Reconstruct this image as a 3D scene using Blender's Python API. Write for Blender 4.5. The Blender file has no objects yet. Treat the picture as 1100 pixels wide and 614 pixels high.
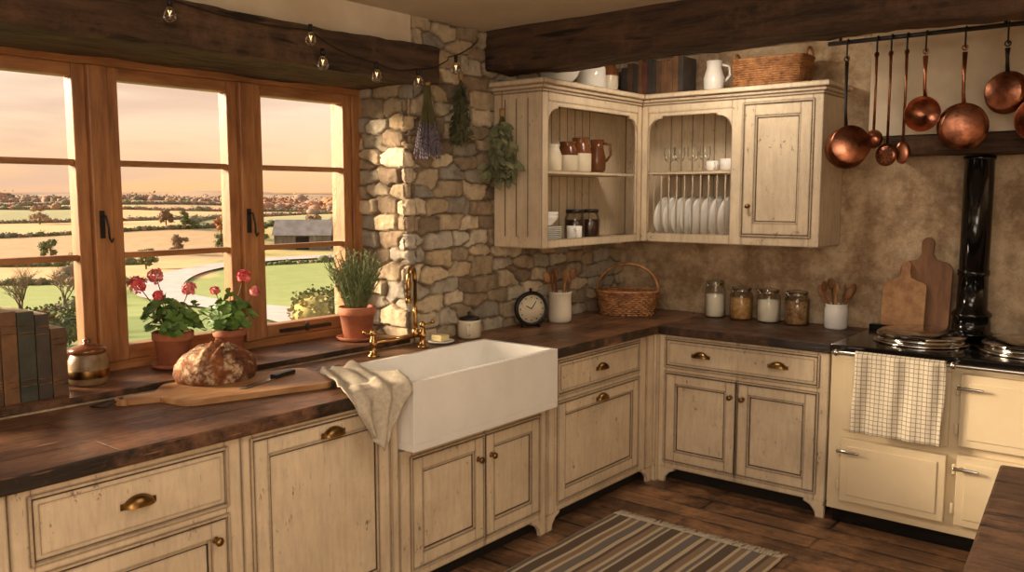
import bpy, bmesh, math, random
from mathutils import Vector, Matrix, noise
random.seed(7)
rnd=random.random
def ru(a,b): return a+(b-a)*random.random()
sc=bpy.context.scene
pi=math.pi
# ------------------------------------------------------------------ materials
def lin(c):
    o=[]
    for x in c[:3]:
        x/=255.0
        o.append(x/12.92 if x<=0.04045 else ((x+0.055)/1.055)**2.4)
    return (o[0],o[1],o[2],1)
MATS={}
class NT:
    def __init__(s,name):
        m=bpy.data.materials.new(name); m.use_nodes=True
        s.m=m; s.t=m.node_tree; s.t.nodes.clear()
        s.out=s.n('ShaderNodeOutputMaterial'); MATS[name]=m
    def n(s,k,**kw):
        n=s.t.nodes.new(k)
        for a,b in kw.items(): setattr(n,a,b)
        return n
    def l(s,a,b): s.t.links.new(a,b)
    def coord(s,scale=(1,1,1),rot=(0,0,0)):
        tc=s.n('ShaderNodeTexCoord'); mp=s.n('ShaderNodeMapping')
        mp.inputs['Scale'].default_value=scale; mp.inputs['Rotation'].default_value=rot
        s.l(tc.outputs['Object'],mp.inputs[0]); return mp.outputs[0]
    def noise(s,co,scale,detail=5,rough=.6):
        n=s.n('ShaderNodeTexNoise'); s.l(co,n.inputs['Vector'])
        n.inputs['Scale'].default_value=scale; n.inputs['Detail'].default_value=detail; n.inputs['Roughness'].default_value=rough
        return n.outputs[0]
    def ramp(s,f,stops,interp='LINEAR'):
        r=s.n('ShaderNodeValToRGB'); r.color_ramp.interpolation=interp
        els=r.color_ramp.elements
        while len(els)<len(stops): els.new(0.5)
        for e,(p,c) in zip(els,stops):
            e.position=p; e.color=c if len(c)==4 else (c[0],c[1],c[2],1)
        s.l(f,r.inputs[0]); return r.outputs[0]
    def mask(s,f,lo,hi): return s.ramp(f,[(lo,(0,0,0,1)),(hi,(1,1,1,1))])
    def math(s,op,a,b=None):
        n=s.n('ShaderNodeMath',operation=op)
        for i,x in enumerate((a,b)):
            if x is None: continue
            if isinstance(x,(int,float)): n.inputs[i].default_value=x
            else: s.l(x,n.inputs[i])
        return n.outputs[0]
    def mix(s,f,a,b,bt='MIX'):
        n=s.n('ShaderNodeMix',data_type='RGBA',blend_type=bt)
        if isinstance(f,(int,float)): n.inputs[0].default_value=f
        else: s.l(f,n.inputs[0])
        for i,x in ((6,a),(7,b)):
            if isinstance(x,tuple): n.inputs[i].default_value=x
            else: s.l(x,n.inputs[i])
        return n.outputs[2]
    def bump(s,h,st,dist=.01):
        b=s.n('ShaderNodeBump'); b.inputs['Strength'].default_value=st; b.inputs['Distance'].default_value=dist
        s.l(h,b.inputs['Height']); return b.outputs[0]
    def pr(s,col,rough=.5,metal=0,normal=None,**kw):
        p=s.n('ShaderNodeBsdfPrincipled')
        for k,x in (('Base Color',col),('Roughness',rough),('Metallic',metal)):
            if isinstance(x,(int,float,tuple)): p.inputs[k].default_value=x
            else: s.l(x,p.inputs[k])
        for k,v in kw.items(): p.inputs[k.replace('_',' ')].default_value=v
        if normal is not None: s.l(normal,p.inputs['Normal'])
        s.l(p.outputs[0],s.out.inputs[0]); return p
def mat(name,c1,c2=None,scale=6,st=(1,1,1),rough=.5,metal=0,bump=.15,bs=None,lo=.35,hi=.65,dist=.01,**kw):
    N=NT(name); co=N.coord(st)
    c2=c2 or tuple(x*.85 for x in c1)
    f=N.noise(co,scale); col=N.ramp(f,[(lo,lin(c1)),(hi,lin(c2))])
    h=N.noise(co,bs or scale*4)
    N.pr(col,rough,metal,N.bump(h,bump,dist),**kw)
def paint(name,c1,wearc):
    N=NT(name); co=N.coord((1,1,1)); cs=N.coord((9,9,1.2)); cm=N.coord((3,3,1.6))
    base=N.ramp(N.noise(co,3),[(.35,lin(c1)),(.65,lin(tuple(x*.91 for x in c1)))])
    base=N.mix(N.math('MULTIPLY',N.mask(N.noise(co,2.2,6,.7),.45,.68),.36),base,lin(tuple(a*.55+b*.45 for a,b in zip(c1,wearc))))
    streak=N.noise(cs,5,8,.7)
    base=N.mix(N.math('MULTIPLY',N.mask(streak,.45,.74),.42),base,lin(tuple(a*.5+b*.5 for a,b in zip(c1,wearc))))
    chip=N.math('MULTIPLY',N.mask(N.noise(cm,11,8,.75),.595,.63),N.mask(N.noise(co,4.5,4),.48,.57))
    chip2=N.math('MULTIPLY',N.mask(N.noise(cs,12,6,.75),.625,.67),N.mask(N.noise(co,6,3),.46,.56))
    chip=N.math('MAXIMUM',chip,chip2)
    bv=N.n('ShaderNodeBevel'); bv.samples=4; bv.inputs[0].default_value=.014
    ge=N.n('ShaderNodeNewGeometry'); dp=N.n('ShaderNodeVectorMath',operation='DOT_PRODUCT')
    N.l(bv.outputs[0],dp.inputs[0]); N.l(ge.outputs['Normal'],dp.inputs[1])
    edge=N.math('SUBTRACT',1.0,dp.outputs['Value'])
    edge=N.math('MULTIPLY',edge,N.math('ADD',N.math('MULTIPLY',N.noise(co,22,5,.8),1.6),-.02))
    edge=N.mask(edge,.02,.13)
    w=N.math('MAXIMUM',N.math('MULTIPLY',chip,.75),N.math('MULTIPLY',edge,.92))
    col=N.mix(w,base,lin(wearc))
    N.pr(col,.6,0,N.bump(N.math('SUBTRACT',N.noise(cs,14),chip),.2,.003))
def planks(name,c1,c2,mortar,bw,rh,rot=0,rough=.4,grain=1,axis='x',gapsz=.004,glo=.42):
    N=NT(name); co=N.coord((1,1,1),(0,0,rot))
    b=N.n('ShaderNodeTexBrick'); N.l(co,b.inputs[0]); b.offset=.37
    b.inputs['Color1'].default_value=lin(c1); b.inputs['Color2'].default_value=lin(c2); b.inputs['Mortar'].default_value=lin(mortar)
    b.inputs['Scale'].default_value=1; b.inputs['Mortar Size'].default_value=gapsz; b.inputs['Mortar Smooth'].default_value=.3
    b.inputs['Brick Width'].default_value=bw; b.inputs['Row Height'].default_value=rh; b.inputs['Bias'].default_value=0
    g=N.coord((1.6,26,26) if axis=='x' else (26,1.6,26))
    gr=N.noise(g,2.2,9,.75)
    col=N.mix(N.math('MULTIPLY',N.mask(gr,glo,.64),.8*grain),b.outputs[0],lin(tuple(x*.40 for x in c1)))
    bl=N.noise(co,3.0,7,.75); col=N.mix(N.math('MULTIPLY',N.mask(bl,.47,.66),.6),col,lin(tuple(min(255,x*1.38) for x in c1)))
    st=N.noise(co,5,6,.7); col=N.mix(N.math('MULTIPLY',N.mask(st,.53,.66),.55),col,lin(tuple(x*.5 for x in c2)))
    sc_=N.noise(N.coord((3,90,90) if axis=='x' else (90,3,90)),1.6,3,.5)
    col=N.mix(N.math('MULTIPLY',N.mask(sc_,.66,.70),.45),col,lin(tuple(min(255,x*1.7) for x in c1)))
    h=N.math('SUBTRACT',gr,N.math('MULTIPLY',b.outputs[1],1.5))
    rg=N.ramp(N.noise(co,9),[(.3,(rough*.75,)*3),(.7,(rough*1.5,)*3)])
    N.pr(col,rg,0,N.bump(h,.8,.006))
def timber(name,c1,c2,st):
    N=NT(name); cs=N.coord(st); co=N.coord()
    g=N.noise(cs,2.4,10,.75)
    c=N.ramp(g,[(.32,lin(c1)),(.5,lin(tuple((a+b)/2 for a,b in zip(c1,c2)))),(.62,lin(c2))])
    c=N.mix(N.math('MULTIPLY',N.mask(N.noise(co,3,7,.75),.5,.68),.5),c,lin(tuple(min(255,x*1.35) for x in c1)))
    cr_=N.mask(N.noise(N.coord(tuple(x*1.5 for x in st)),1.4,4,.5),.60,.66)
    c=N.mix(N.math('MULTIPLY',cr_,.85),c,lin((16,11,8)))
    N.pr(c,.8,0,N.bump(N.math('SUBTRACT',g,N.math('MULTIPLY',cr_,.6)),1.0,.022))
def glassy(name,tint=(1,1,1,1),gl=.1):
    N=NT(name); t=N.n('ShaderNodeBsdfTransparent'); t.inputs[0].default_value=tint
    g=N.n('ShaderNodeBsdfGlossy'); g.inputs['Roughness'].default_value=.03
    fr=N.n('ShaderNodeLayerWeight'); fr.inputs[0].default_value=.25
    mx=N.n('ShaderNodeMixShader'); f=N.math('MULTIPLY',fr.outputs['Fresnel'],gl*6)
    f=N.math('MINIMUM',N.math('ADD',f,gl*.2),.7)
    N.l(f,mx.inputs[0]); N.l(t.outputs[0],mx.inputs[1]); N.l(g.outputs[0],mx.inputs[2]); N.l(mx.outputs[0],N.out.inputs[0])
CREAM=(230,212,182); WEAR=(90,64,44)
paint('cream_paint',CREAM,WEAR)
mat('glaze',(96,72,46),(70,50,30),scale=20,rough=.7)
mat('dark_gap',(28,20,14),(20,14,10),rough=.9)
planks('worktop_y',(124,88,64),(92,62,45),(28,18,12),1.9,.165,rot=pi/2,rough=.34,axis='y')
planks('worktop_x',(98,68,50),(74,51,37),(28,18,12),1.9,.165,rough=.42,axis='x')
planks('floor_wood',(146,108,76),(94,65,44),(18,12,8),1.7,.15,rough=.45,axis='x',gapsz=.009)
mat('oak',(176,124,78),(134,88,52),scale=3,st=(8,8,1.2),rough=.42,bump=.25)
mat('oak_h',(172,120,76),(132,88,52),scale=3,st=(8,1.2,8),rough=.42,bump=.25)
timber('beam_x',(104,76,54),(50,35,25),(1,9,9))
timber('beam_y',(108,82,60),(54,39,28),(9,1,9))
timber('island_wood',(126,92,64),(66,46,31),(1,9,9))
N=NT('plaster'); co=N.coord()
f1=N.noise(co,2.3,8,.75); c=N.ramp(f1,[(.36,lin((230,210,178))),(.5,lin((198,172,138))),(.60,lin((150,123,94)))])
c=N.mix(N.math('MULTIPLY',N.mask(N.noise(co,7,8,.75),.48,.62),.55),c,lin((132,106,80)))
c=N.mix(N.math('MULTIPLY',N.mask(N.noise(co,4,6,.7),.56,.66),.5),c,lin((226,208,178)))
N.pr(c,.85,0,N.bump(N.noise(co,5,9,.65),1.0,.035))
mat('plaster_light',(228,214,190),(204,186,156),scale=2.5,rough=.9,bump=.4,bs=7)
mat('ceiling_plaster',(222,210,188),(204,190,166),scale=1.5,rough=.9,bump=.2,bs=7)
mat('ceramic',(240,238,233),(234,231,225),rough=.12,bump=0)
mat('ceramic_cream',(226,216,196),(214,202,178),rough=.25,bump=.05)
mat('glaze_brown',(120,72,40),(92,52,28),rough=.2,bump=.05)
mat('stoneware',(150,128,96),(116,92,62),scale=14,rough=.4,bump=.2)
mat('brass',(150,116,68),(96,70,40),scale=14,rough=.32,metal=1,bump=.08)
mat('brass_tap',(196,158,102),(160,122,74),scale=10,rough=.22,metal=1,bump=.03)
mat('copper',(196,130,98),(104,64,48),scale=10,rough=.28,metal=1,bump=.15)
mat('iron',(26,24,23),(18,16,15),rough=.42,bump=.1)
mat('black_enamel',(14,13,13),(10,10,10),rough=.12,bump=0)
mat('chrome',(205,202,196),(190,186,180),rough=.13,metal=1,bump=0)
mat('cream_enamel',(224,208,176),(220,202,168),rough=.16,bump=0)
mat('terracotta',(182,114,80),(146,86,60),scale=9,rough=.75,bump=.15)
mat('soil',(48,34,24),(30,20,14),scale=40,rough=1,bump=.6)
mat('leaf',(104,140,62),(66,100,42),scale=18,rough=.5,bump=.1)
mat('rosemary',(112,134,84),(78,102,58),scale=18,rough=.6)
mat('sage',(134,136,100),(100,104,74),scale=18,rough=.7)
mat('herb_dark',(84,90,62),(54,58,40),scale=18,rough=.7)
mat('stem',(110,108,68),(90,82,50),rough=.7)
mat('petal_red',(210,64,72),(226,96,100),scale=30,rough=.6)
mat('petal_pink',(236,156,152),(220,104,108),scale=30,rough=.6)
mat('lavender_bud',(126,116,130),(94,86,100),scale=40,rough=.8)
mat('twine',(170,140,96),(140,110,70),scale=40,rough=.9)
mat('wicker',(188,134,84),(128,84,50),scale=22,rough=.6,bump=.4)
mat('linen',(196,186,168),(174,162,142),scale=60,rough=.9,bump=.5,bs=220,dist=.003)
mat('board_wood',(186,142,98),(152,108,68),scale=3,st=(7,1.2,7),rough=.5)
mat('board_dark',(150,104,66),(112,74,44),scale=3,st=(8,8,1.3),rough=.5)
mat('spoon_wood',(180,132,86),(146,100,60),scale=8,rough=.55)
mat('butter',(240,224,166),rough=.4)
mat('steel',(170,168,162),rough=.25,metal=1,bump=0)
mat('pasta',(214,172,110),(170,120,68),scale=60,rough=.6,bump=.5)
mat('oats',(196,154,106),(120,84,52),scale=50,rough=.8,bump=.8)
mat('flour',(238,230,214),(228,218,198),scale=20,rough=.9)
mat('jam',(70,36,20),(46,24,14),scale=12,rough=.3)
for i,c in enumerate([(104,76,56),(72,64,58),(70,72,62),(126,90,60),(62,54,50),(120,70,52)]):
    mat('book%d'%i,c,tuple(x*.75 for x in c),scale=14,rough=.65,bump=.3)
mat('paper',(214,200,168),(190,172,136),scale=30,st=(1,1,1),rough=.9)
mat('clock_face',(226,216,190),(210,196,166),rough=.6,bump=0)
mat('road_mat',(186,180,178),(168,162,160),scale=.5,rough=.9)
mat('barn_wood',(124,116,110),(94,86,80),scale=.6,st=(3,3,.5),rough=.9)
mat('barn_roof',(138,134,134),(112,108,108),scale=.5,rough=.8)
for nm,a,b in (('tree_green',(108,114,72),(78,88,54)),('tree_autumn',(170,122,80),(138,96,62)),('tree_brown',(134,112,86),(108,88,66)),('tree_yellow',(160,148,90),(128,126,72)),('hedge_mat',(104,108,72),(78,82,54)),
  ('tree_hazed',(160,136,116),(140,118,102)),('tree_hazed_autumn',(178,136,108),(156,118,94)),('hedge_hazed',(134,128,102),(114,112,86))):  # distant foliage: aerial haze put into the paler base colours
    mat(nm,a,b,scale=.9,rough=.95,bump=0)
glassy('window_glass',gl=.05); glassy('jar_glass',(.96,.97,.95,1),gl=.16); glassy('bulb_glass',(.98,.93,.85,1),gl=.3)
N=NT('filament'); e_=N.n('ShaderNodeEmission'); e_.inputs[0].default_value=(1,.62,.3,1); e_.inputs[1].default_value=2; N.l(e_.outputs[0],N.out.inputs[0])
N=NT('bread_crust'); co=N.coord()
b=N.ramp(N.noise(co,13,8,.7),[(.3,lin((176,112,64))),(.48,lin((126,72,38))),(.66,lin((70,38,22)))])
fl=N.math('MULTIPLY',N.mask(N.noise(co,40,7,.8),.44,.56),N.mask(N.noise(co,10,3),.42,.54))
N.pr(N.mix(N.math('MULTIPLY',fl,.8),b,lin((222,198,162))),.85,0,N.bump(N.noise(co,34,8,.7),1.0,.014))
N=NT('stone'); at=N.n('ShaderNodeAttribute'); at.attribute_name='Col'; co=N.coord()
v=N.ramp(N.noise(co,12,9,.75),[(.30,(.60,.57,.54)),(.5,(.98,.97,.96)),(.72,(1.25,1.24,1.2))])
N.pr(N.mix(1.0,at.outputs[0],v,'MULTIPLY'),.94,0,N.bump(N.noise(co,34,10,.78),1.0,.016))
N=NT('terrain_mat'); at=N.n('ShaderNodeAttribute'); at.attribute_name='Col'; co=N.coord((1,1,1))
v=N.ramp(N.noise(co,.35,8,.7),[(.25,(.80,.80,.76)),(.75,(1.12,1.12,1.08))])
N.pr(N.mix(1.0,at.outputs[0],v,'MULTIPLY'),.95,0)
def lines(N,co,axis,period,frac,off=0):
    sp=N.n('ShaderNodeSeparateXYZ'); N.l(co,sp.inputs[0])
    x=N.math('ADD',sp.outputs[axis],off+50*period)
    m=N.math('FRACT',N.math('DIVIDE',x,period)); return N.math('LESS_THAN',m,frac)
N=NT('check_cloth'); co=N.coord()
a=lines(N,co,0,.021,.16); b=lines(N,co,2,.021,.16)
c=N.mix(N.math('MULTIPLY',N.math('MAXIMUM',a,b),.75),lin((206,196,176)),lin((88,78,68)))
N.pr(c,.95,0,N.bump(N.noise(co,200),.3,.003))
N=NT('rug_stripe'); co=N.coord(); sp=N.n('ShaderNodeSeparateXYZ'); N.l(co,sp.inputs[0])
m=N.math('FRACT',N.math('DIVIDE',N.math('ADD',sp.outputs[0],10),.30))
A=lin((92,78,66));B=lin((204,186,156));Cc=lin((146,122,98));Dd=lin((116,110,104))
c=N.ramp(m,[(0,A),(.18,B),(.24,Cc),(.34,B),(.40,Dd),(.56,B),(.64,A),(.70,Cc),(.82,B),(.88,Dd),(.95,B)],'CONSTANT')
c=N.mix(N.math('MULTIPLY',N.noise(co,90),.35),c,lin((100,84,68)))
N.pr(c,.97,0,N.bump(N.noise(N.coord((30,300,30)),1),.6,.004))
# ------------------------------------------------------------------ mesh builder
class MB:
    def __init__(s): s.v=[];s.f=[];s.mi=[];s.sm=[];s.ms=[];s.M=Matrix.Identity(4)
    def add(s,vs,fs,mat,smooth=False):
        if mat not in s.ms: s.ms.append(mat)
        k=s.ms.index(mat);o=len(s.v);M=s.M
        s.v+=[tuple(M@Vector(q)) for q in vs]
        for f in fs: s.f.append(tuple(i+o for i in f)); s.mi.append(k); s.sm.append(smooth)
    def box(s,x0,x1,y0,y1,z0,z1,mat):
        if x0>x1:x0,x1=x1,x0
        if y0>y1:y0,y1=y1,y0
        if z0>z1:z0,z1=z1,z0
        s.add([(x0,y0,z0),(x1,y0,z0),(x1,y1,z0),(x0,y1,z0),(x0,y0,z1),(x1,y0,z1),(x1,y1,z1),(x0,y1,z1)],
          [(0,3,2,1),(4,5,6,7),(0,1,5,4),(1,2,6,5),(2,3,7,6),(3,0,4,7)],mat)
    def lathe(s,prof,c,mat,seg=24,smooth=True,R=None,cap=True):
        vs=[];fs=[];n=len(prof);R=R or Matrix.Identity(3);c=Vector(c)
        for r,z in prof:
            for i in range(seg):
                a=2*pi*i/seg; vs.append(tuple(c+R@Vector((r*math.cos(a),r*math.sin(a),z))))
        for j in range(n-1):
            for i in range(seg):
                k=(i+1)%seg; fs.append((j*seg+i,j*seg+k,(j+1)*seg+k,(j+1)*seg+i))
        if cap and prof[0][0]>1e-4: fs.append(tuple(range(seg-1,-1,-1)))
        if cap and prof[-1][0]>1e-4: fs.append(tuple((n-1)*seg+i for i in range(seg)))
        s.add(vs,fs,mat,smooth)
    def cyl(s,a,b,r,mat,seg=12,r2=None): s.tube([a,b],[r,r if r2 is None else r2],mat,seg)
    def tube(s,pts,r,mat,seg=8,closed=False,smooth=True):
        P=[Vector(q) for q in pts];n=len(P)
        if isinstance(r,(int,float)): r=[r]*n
        vs=[];fs=[];up=None
        for i in range(n):
            if closed: t=P[(i+1)%n]-P[i-1]
            else: t=P[min(i+1,n-1)]-P[max(i-1,0)]
            if t.length<1e-9: t=Vector((0,0,1))
            t.normalize()
            if up is None:
                up=t.orthogonal().normalized()
            up=(up-t*up.dot(t))
            if up.length<1e-6: up=t.orthogonal()
            up.normalize(); w=t.cross(up)
            for k in range(seg):
                a=2*pi*k/seg; vs.append(tuple(P[i]+(up*math.cos(a)+w*math.sin(a))*r[i]))
        m=n if closed else n-1
        for j in range(m):
            j2=(j+1)%n
            for k in range(seg):
                k2=(k+1)%seg; fs.append((j*seg+k,j*seg+k2,j2*seg+k2,j2*seg+k))
        if not closed:
            fs.append(tuple(range(seg-1,-1,-1))); fs.append(tuple((n-1)*seg+k for k in range(seg)))
        s.add(vs,fs,mat,smooth)
    def ell(s,c,r,mat,seg=12,rings=8,R=None):
        vs=[];fs=[];c=Vector(c);R=R or Matrix.Identity(3)
        if isinstance(r,(int,float)): r=(r,r,r)
        for j in range(rings+1):
            ph=-pi/2+pi*j/rings
            for i in range(seg):
                a=2*pi*i/seg
                vs.append(tuple(c+R@Vector((r[0]*math.cos(ph)*math.cos(a),r[1]*math.cos(ph)*math.sin(a),r[2]*math.sin(ph)))))
        for j in range(rings):
            for i in range(seg):
                k=(i+1)%seg; fs.append((j*seg+i,j*seg+k,(j+1)*seg+k,(j+1)*seg+i))
        s.add(vs,fs,mat,True)
    def prism(s,poly,d0,d1,plane,mat,smooth=False):
        def P(a,b,d): return {'xz':(a,d,b),'yz':(d,a,b),'xy':(a,b,d)}[plane]
        n=len(poly); vs=[P(a,b,d0) for a,b in poly]+[P(a,b,d1) for a,b in poly]
        fs=[tuple(range(n)),tuple(range(2*n-1,n-1,-1))]+[(i,i+n,(i+1)%n+n,(i+1)%n) for i in range(n)]
        s.add(vs,fs,mat,smooth)
    def grid(s,fn,nu,nv,mat,smooth=True):
        vs=[tuple(fn(i/nu,j/nv)) for j in range(nv+1) for i in range(nu+1)]
        fs=[(j*(nu+1)+i,j*(nu+1)+i+1,(j+1)*(nu+1)+i+1,(j+1)*(nu+1)+i) for j in range(nv) for i in range(nu)]
        s.add(vs,fs,mat,smooth)
    def build(s,name,bevel=0,parent=None,solid=0,bseg=2,fix=True):
        me=bpy.data.meshes.new(name); me.from_pydata(s.v,[],s.f)
        for m in s.ms: me.materials.append(MATS[m])
        me.polygons.foreach_set('material_index',s.mi); me.polygons.foreach_set('use_smooth',s.sm)
        me.update()
        if fix:
            bm=bmesh.new(); bm.from_mesh(me); bmesh.ops.recalc_face_normals(bm,faces=bm.faces); bm.to_mesh(me); bm.free()
        o=bpy.data.objects.new(name,me); bpy.context.collection.objects.link(o)
        if solid:
            m=o.modifiers.new('s','SOLIDIFY'); m.thickness=solid; m.offset=0
        if bevel:
            m=o.modifiers.new('b','BEVEL'); m.width=bevel; m.segments=bseg; m.limit_method='ANGLE'; m.angle_limit=math.radians(50)
        if parent: o.parent=parent
        return o
# ------------------------------------------------------------------ camera
p=math.radians(6.0);yw=math.radians(39)
F=Vector((-math.sin(yw)*math.cos(p),math.cos(yw)*math.cos(p),-math.sin(p)))
R=Vector((math.cos(yw),math.sin(yw),0));U=R.cross(F)
cam=bpy.data.cameras.new('camera'); co=bpy.data.objects.new('camera',cam); bpy.context.collection.objects.link(co)
co.matrix_world=Matrix(((R.x,U.x,-F.x,3.08),(R.y,U.y,-F.y,-4.98),(R.z,U.z,-F.z,1.66),(0,0,0,1)))
cam.sensor_width=36; cam.lens=36*924/1100.0; cam.clip_end=3000; cam.clip_start=.05
sc.camera=co
# ------------------------------------------------------------------ room shell
H=2.53
m=MB(); m.box(-.02,4.5,-7,.0,-.08,0,'floor_wood'); m.build('floor')
m=MB(); m.box(-.6,4.6,-7,.3,H,H+.1,'ceiling_plaster'); m.build('ceiling')
m=MB(); m.box(-.02,4.6,0,.25,-.08,H,'plaster'); m.build('wall_back')
m=MB(); m.box(4.4,4.6,-7,0,-.08,H,'plaster_light'); m.build('wall_right')
m=MB()
m.box(-.62,-.01,-7,-1.98,-.08,.925,'plaster'); m.box(-.62,0,-7,-1.96,2.3,H,'plaster_light')
m.box(-.62,-.01,-7,-4.78,.925,2.3,'plaster_light'); m.box(-.62,-.025,-1.955,.25,-.08,H,'plaster')
wl=m.build('wall_left')
# rubble limestone, recessed mortar: one sheet reveal -> corner -> wall face
pal=[(220,202,170),(206,186,154),(190,172,144),(230,214,184),(174,154,128),(212,190,154),(198,188,168),(158,138,114),(216,206,186),(184,176,162)]
pal=[lin(c) for c in pal]; mort=lin((150,128,102))
CW,CH=.175,.082
def crand(i,j,k):
    r=math.sin(i*127.1+j*311.7+k*74.7)*43758.5453; return r-math.floor(r)
def stone_h(s,z):
    w=noise.noise_vector(Vector((s*3,z*3,3.3)))*.014+noise.noise_vector(Vector((s*18,z*18,8)))*.006+noise.noise_vector(Vector((s*50,z*50,2)))*.004
    s2=s+w.x; z2=z+w.y
    j0=math.floor(z2/CH); best=[]
    for j in (j0-1,j0,j0+1):
        off=(crand(j,3,5))*CW
        i0=math.floor((s2-off)/CW)
        for i in (i0-1,i0,i0+1):
            cx=(i+.5+(crand(i,j,1)-.5)*.7)*CW+off; cz=(j+.5+(crand(i,j,2)-.5)*.5)*CH
            k=.72+.5*crand(i,j,8); sk=(crand(i,j,13)-.5)*.5
            ax=s2-cx; az=z2-cz-ax*sk*.35
            dx=abs(ax)/CW/k; dz=abs(az)/CH/k
            best.append(((dx**8+dz**8)**(1/8),i,j,cx,cz))
    best.sort(); d=(best[1][0]-best[0][0]); i,j,cx,cz=best[0][1:]
    mo=.035+.05*crand(i,j,9)
    t=max(0,min(1,(d-mo)/.05)); t=t*t*(3-2*t)
    q=(crand(i,j,4),crand(i,j,6),crand(i,j,7)); tl=(crand(i,j,11)-.5,crand(i,j,12)-.5)
    rg=noise.noise(Vector((s*11,z*15,q[1]*9))); rg2=noise.noise(Vector((s*28,z*34,5)))
    h=t*(.012+.020*q[0]+(s2-cx)*tl[0]*.14+(z2-cz)*tl[1]*.25+.007*rg)+.004*rg2+.0025*noise.noise(Vector((s*70,z*70,1)))
    c=pal[int(q[1]*9.99)]; br=.76+.38*q[2]
    return h,[mort[n]*(1-t)*.85+c[n]*br*t for n in range(3)]
ns,nz=330,225; L0=.42; Ltot=L0+1.98; Rr=.03
vs=[];cols=[];fs=[]
for b_ in range(nz+1):
    z=.90+(H-.90)*b_/nz
    for a_ in range(ns+1):
        s=Ltot*a_/ns; h,c=stone_h(s,z)
        e=s-L0
        if e<-Rr: P=Vector((e,-1.98+.02,z)); n=Vector((0,-1,0))
        elif e>Rr: P=Vector((-.02,-1.98+e,z)); n=Vector((1,0,0))
        else:
            a=(e+Rr)/(2*Rr)*pi/2; n=Vector((math.sin(a),-math.cos(a),0))
            P=Vector((-.02-Rr,-1.96+Rr,z))+n*Rr
        P=P+n*h; vs.append(tuple(P)); cols.append(c)
for j in range(nz):
    for i in range(ns): q=j*(ns+1)+i; fs.append((q,q+1,q+ns+2,q+ns+1))
def colmesh(name,vs,fs,cols,mat,parent=None):
    me=bpy.data.meshes.new(name); me.from_pydata(vs,[],fs)
    ca=me.color_attributes.new('Col','FLOAT_COLOR','POINT')
    ca.data.foreach_set('color',[x for c in cols for x in (c[0],c[1],c[2],1)])
    me.polygons.foreach_set('use_smooth',[True]*len(fs)); me.materials.append(MATS[mat]); me.update()
    o=bpy.data.objects.new(name,me); bpy.context.collection.objects.link(o)
    if parent: o.parent=parent
    return o
colmesh('stonework',vs,fs,cols,'stone',wl)
def rough_beam(name,x0,x1,y0,y1,z0,z1,mat,amp=.012,res=.05,parent=None):
    bm=bmesh.new(); bmesh.ops.create_cube(bm,size=1)
    for v in bm.verts: v.co=Vector(((x0+x1)/2+v.co.x*(x1-x0),(y0+y1)/2+v.co.y*(y1-y0),(z0+z1)/2+v.co.z*(z1-z0)))
    for ax,L in enumerate((x1-x0,y1-y0,z1-z0)):
        n=max(2,int(L/res))
        for k in range(1,n):
            pt=[x0,y0,z0]; pt[ax]+=L*k/n; no=[0,0,0]; no[ax]=1
            bmesh.ops.bisect_plane(bm,geom=bm.verts[:]+bm.edges[:]+bm.faces[:],plane_co=pt,plane_no=no)
    for v in bm.verts:
        v.co+=noise.noise_vector(v.co*3.1)*amp+noise.noise_vector(v.co*11)*amp*.5
    me=bpy.data.meshes.new(name); bm.to_mesh(me); bm.free()
    me.polygons.foreach_set('use_smooth',[True]*len(me.polygons)); me.materials.append(MATS[mat])
    o=bpy.data.objects.new(name,me); bpy.context.collection.objects.link(o)
    md=o.modifiers.new('b','BEVEL'); md.width=.012; md.limit_method='ANGLE'; md.angle_limit=math.radians(50)
    md=o.modifiers.new('e','EDGE_SPLIT'); md.split_angle=math.radians(50)
    if parent: o.parent=parent
    return o
rough_beam('ceiling_beam',.0,4.4,-1.42,-1.18,2.32,2.56,'beam_x',amp=.020,res=.04)
rough_beam('window_lintel_beam',-.40,.11,-6.9,-1.86,2.2,2.37,'beam_y',amp=.014,res=.05)
# ------------------------------------------------------------------ window
win=bpy.data.objects.new('window_1',None); bpy.context.collection.objects.link(win)
m=MB(); XW0,XW1=-.46,-.36
ys=[-1.98,-2.655,-3.33,-4.005,-4.70]
m.box(XW0,XW1,-4.78,-1.955,.93,.985,'oak_h'); m.box(XW0,XW1,-4.78,-1.955,2.17,2.27,'oak_h')
m.box(XW0,XW1,-2.03,-1.95,.985,2.17,'oak'); m.box(XW0,XW1,-4.78,-4.68,.985,2.17,'oak')
for y in ys[1:4]: m.box(XW0,XW1+.012,y-.04,y+.04,.985,2.17,'oak')
m.build('frame',bevel=.006,parent=win)
m=MB(); g=MB()
lights=[(-2.03,-2.615),(-2.695,-3.29),(-3.37,-3.965),(-4.045,-4.68)]
for (b,a) in lights:
    x0,x1=XW0+.02,XW1-.012
    m.box(x0,x1,a,a+.05,.985,2.17,'oak'); m.box(x0,x1,b-.05,b,.985,2.17,'oak')
    m.box(x0,x1,a+.05,b-.05,.985,1.045,'oak_h'); m.box(x0,x1,a+.05,b-.05,2.12,2.17,'oak_h')
    for z in (1.415,1.79): m.box(x0+.01,x1-.01,a+.05,b-.05,z-.012,z+.012,'oak_h')
    g.box(-.415,-.411,a+.045,b-.045,1.04,2.125,'window_glass')
m.build('sashes',bevel=.004,parent=win); g.build('glass',parent=win)
m=MB()
for y in (-2.665,-3.34):
    zz=1.55
    m.box(XW1+.008,XW1+.018,y-.010,y+.010,zz-.06,zz+.05,'iron')
    m.tube([(XW1+.02,y,zz+.03),(XW1+.045,y,zz+.03),(XW1+.05,y+.008,zz-.02),(XW1+.045,y+.012,zz-.06),(XW1+.038,y+.022,zz-.075),(XW1+.045,y+.028,zz-.06)],.0045,'iron')
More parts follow.
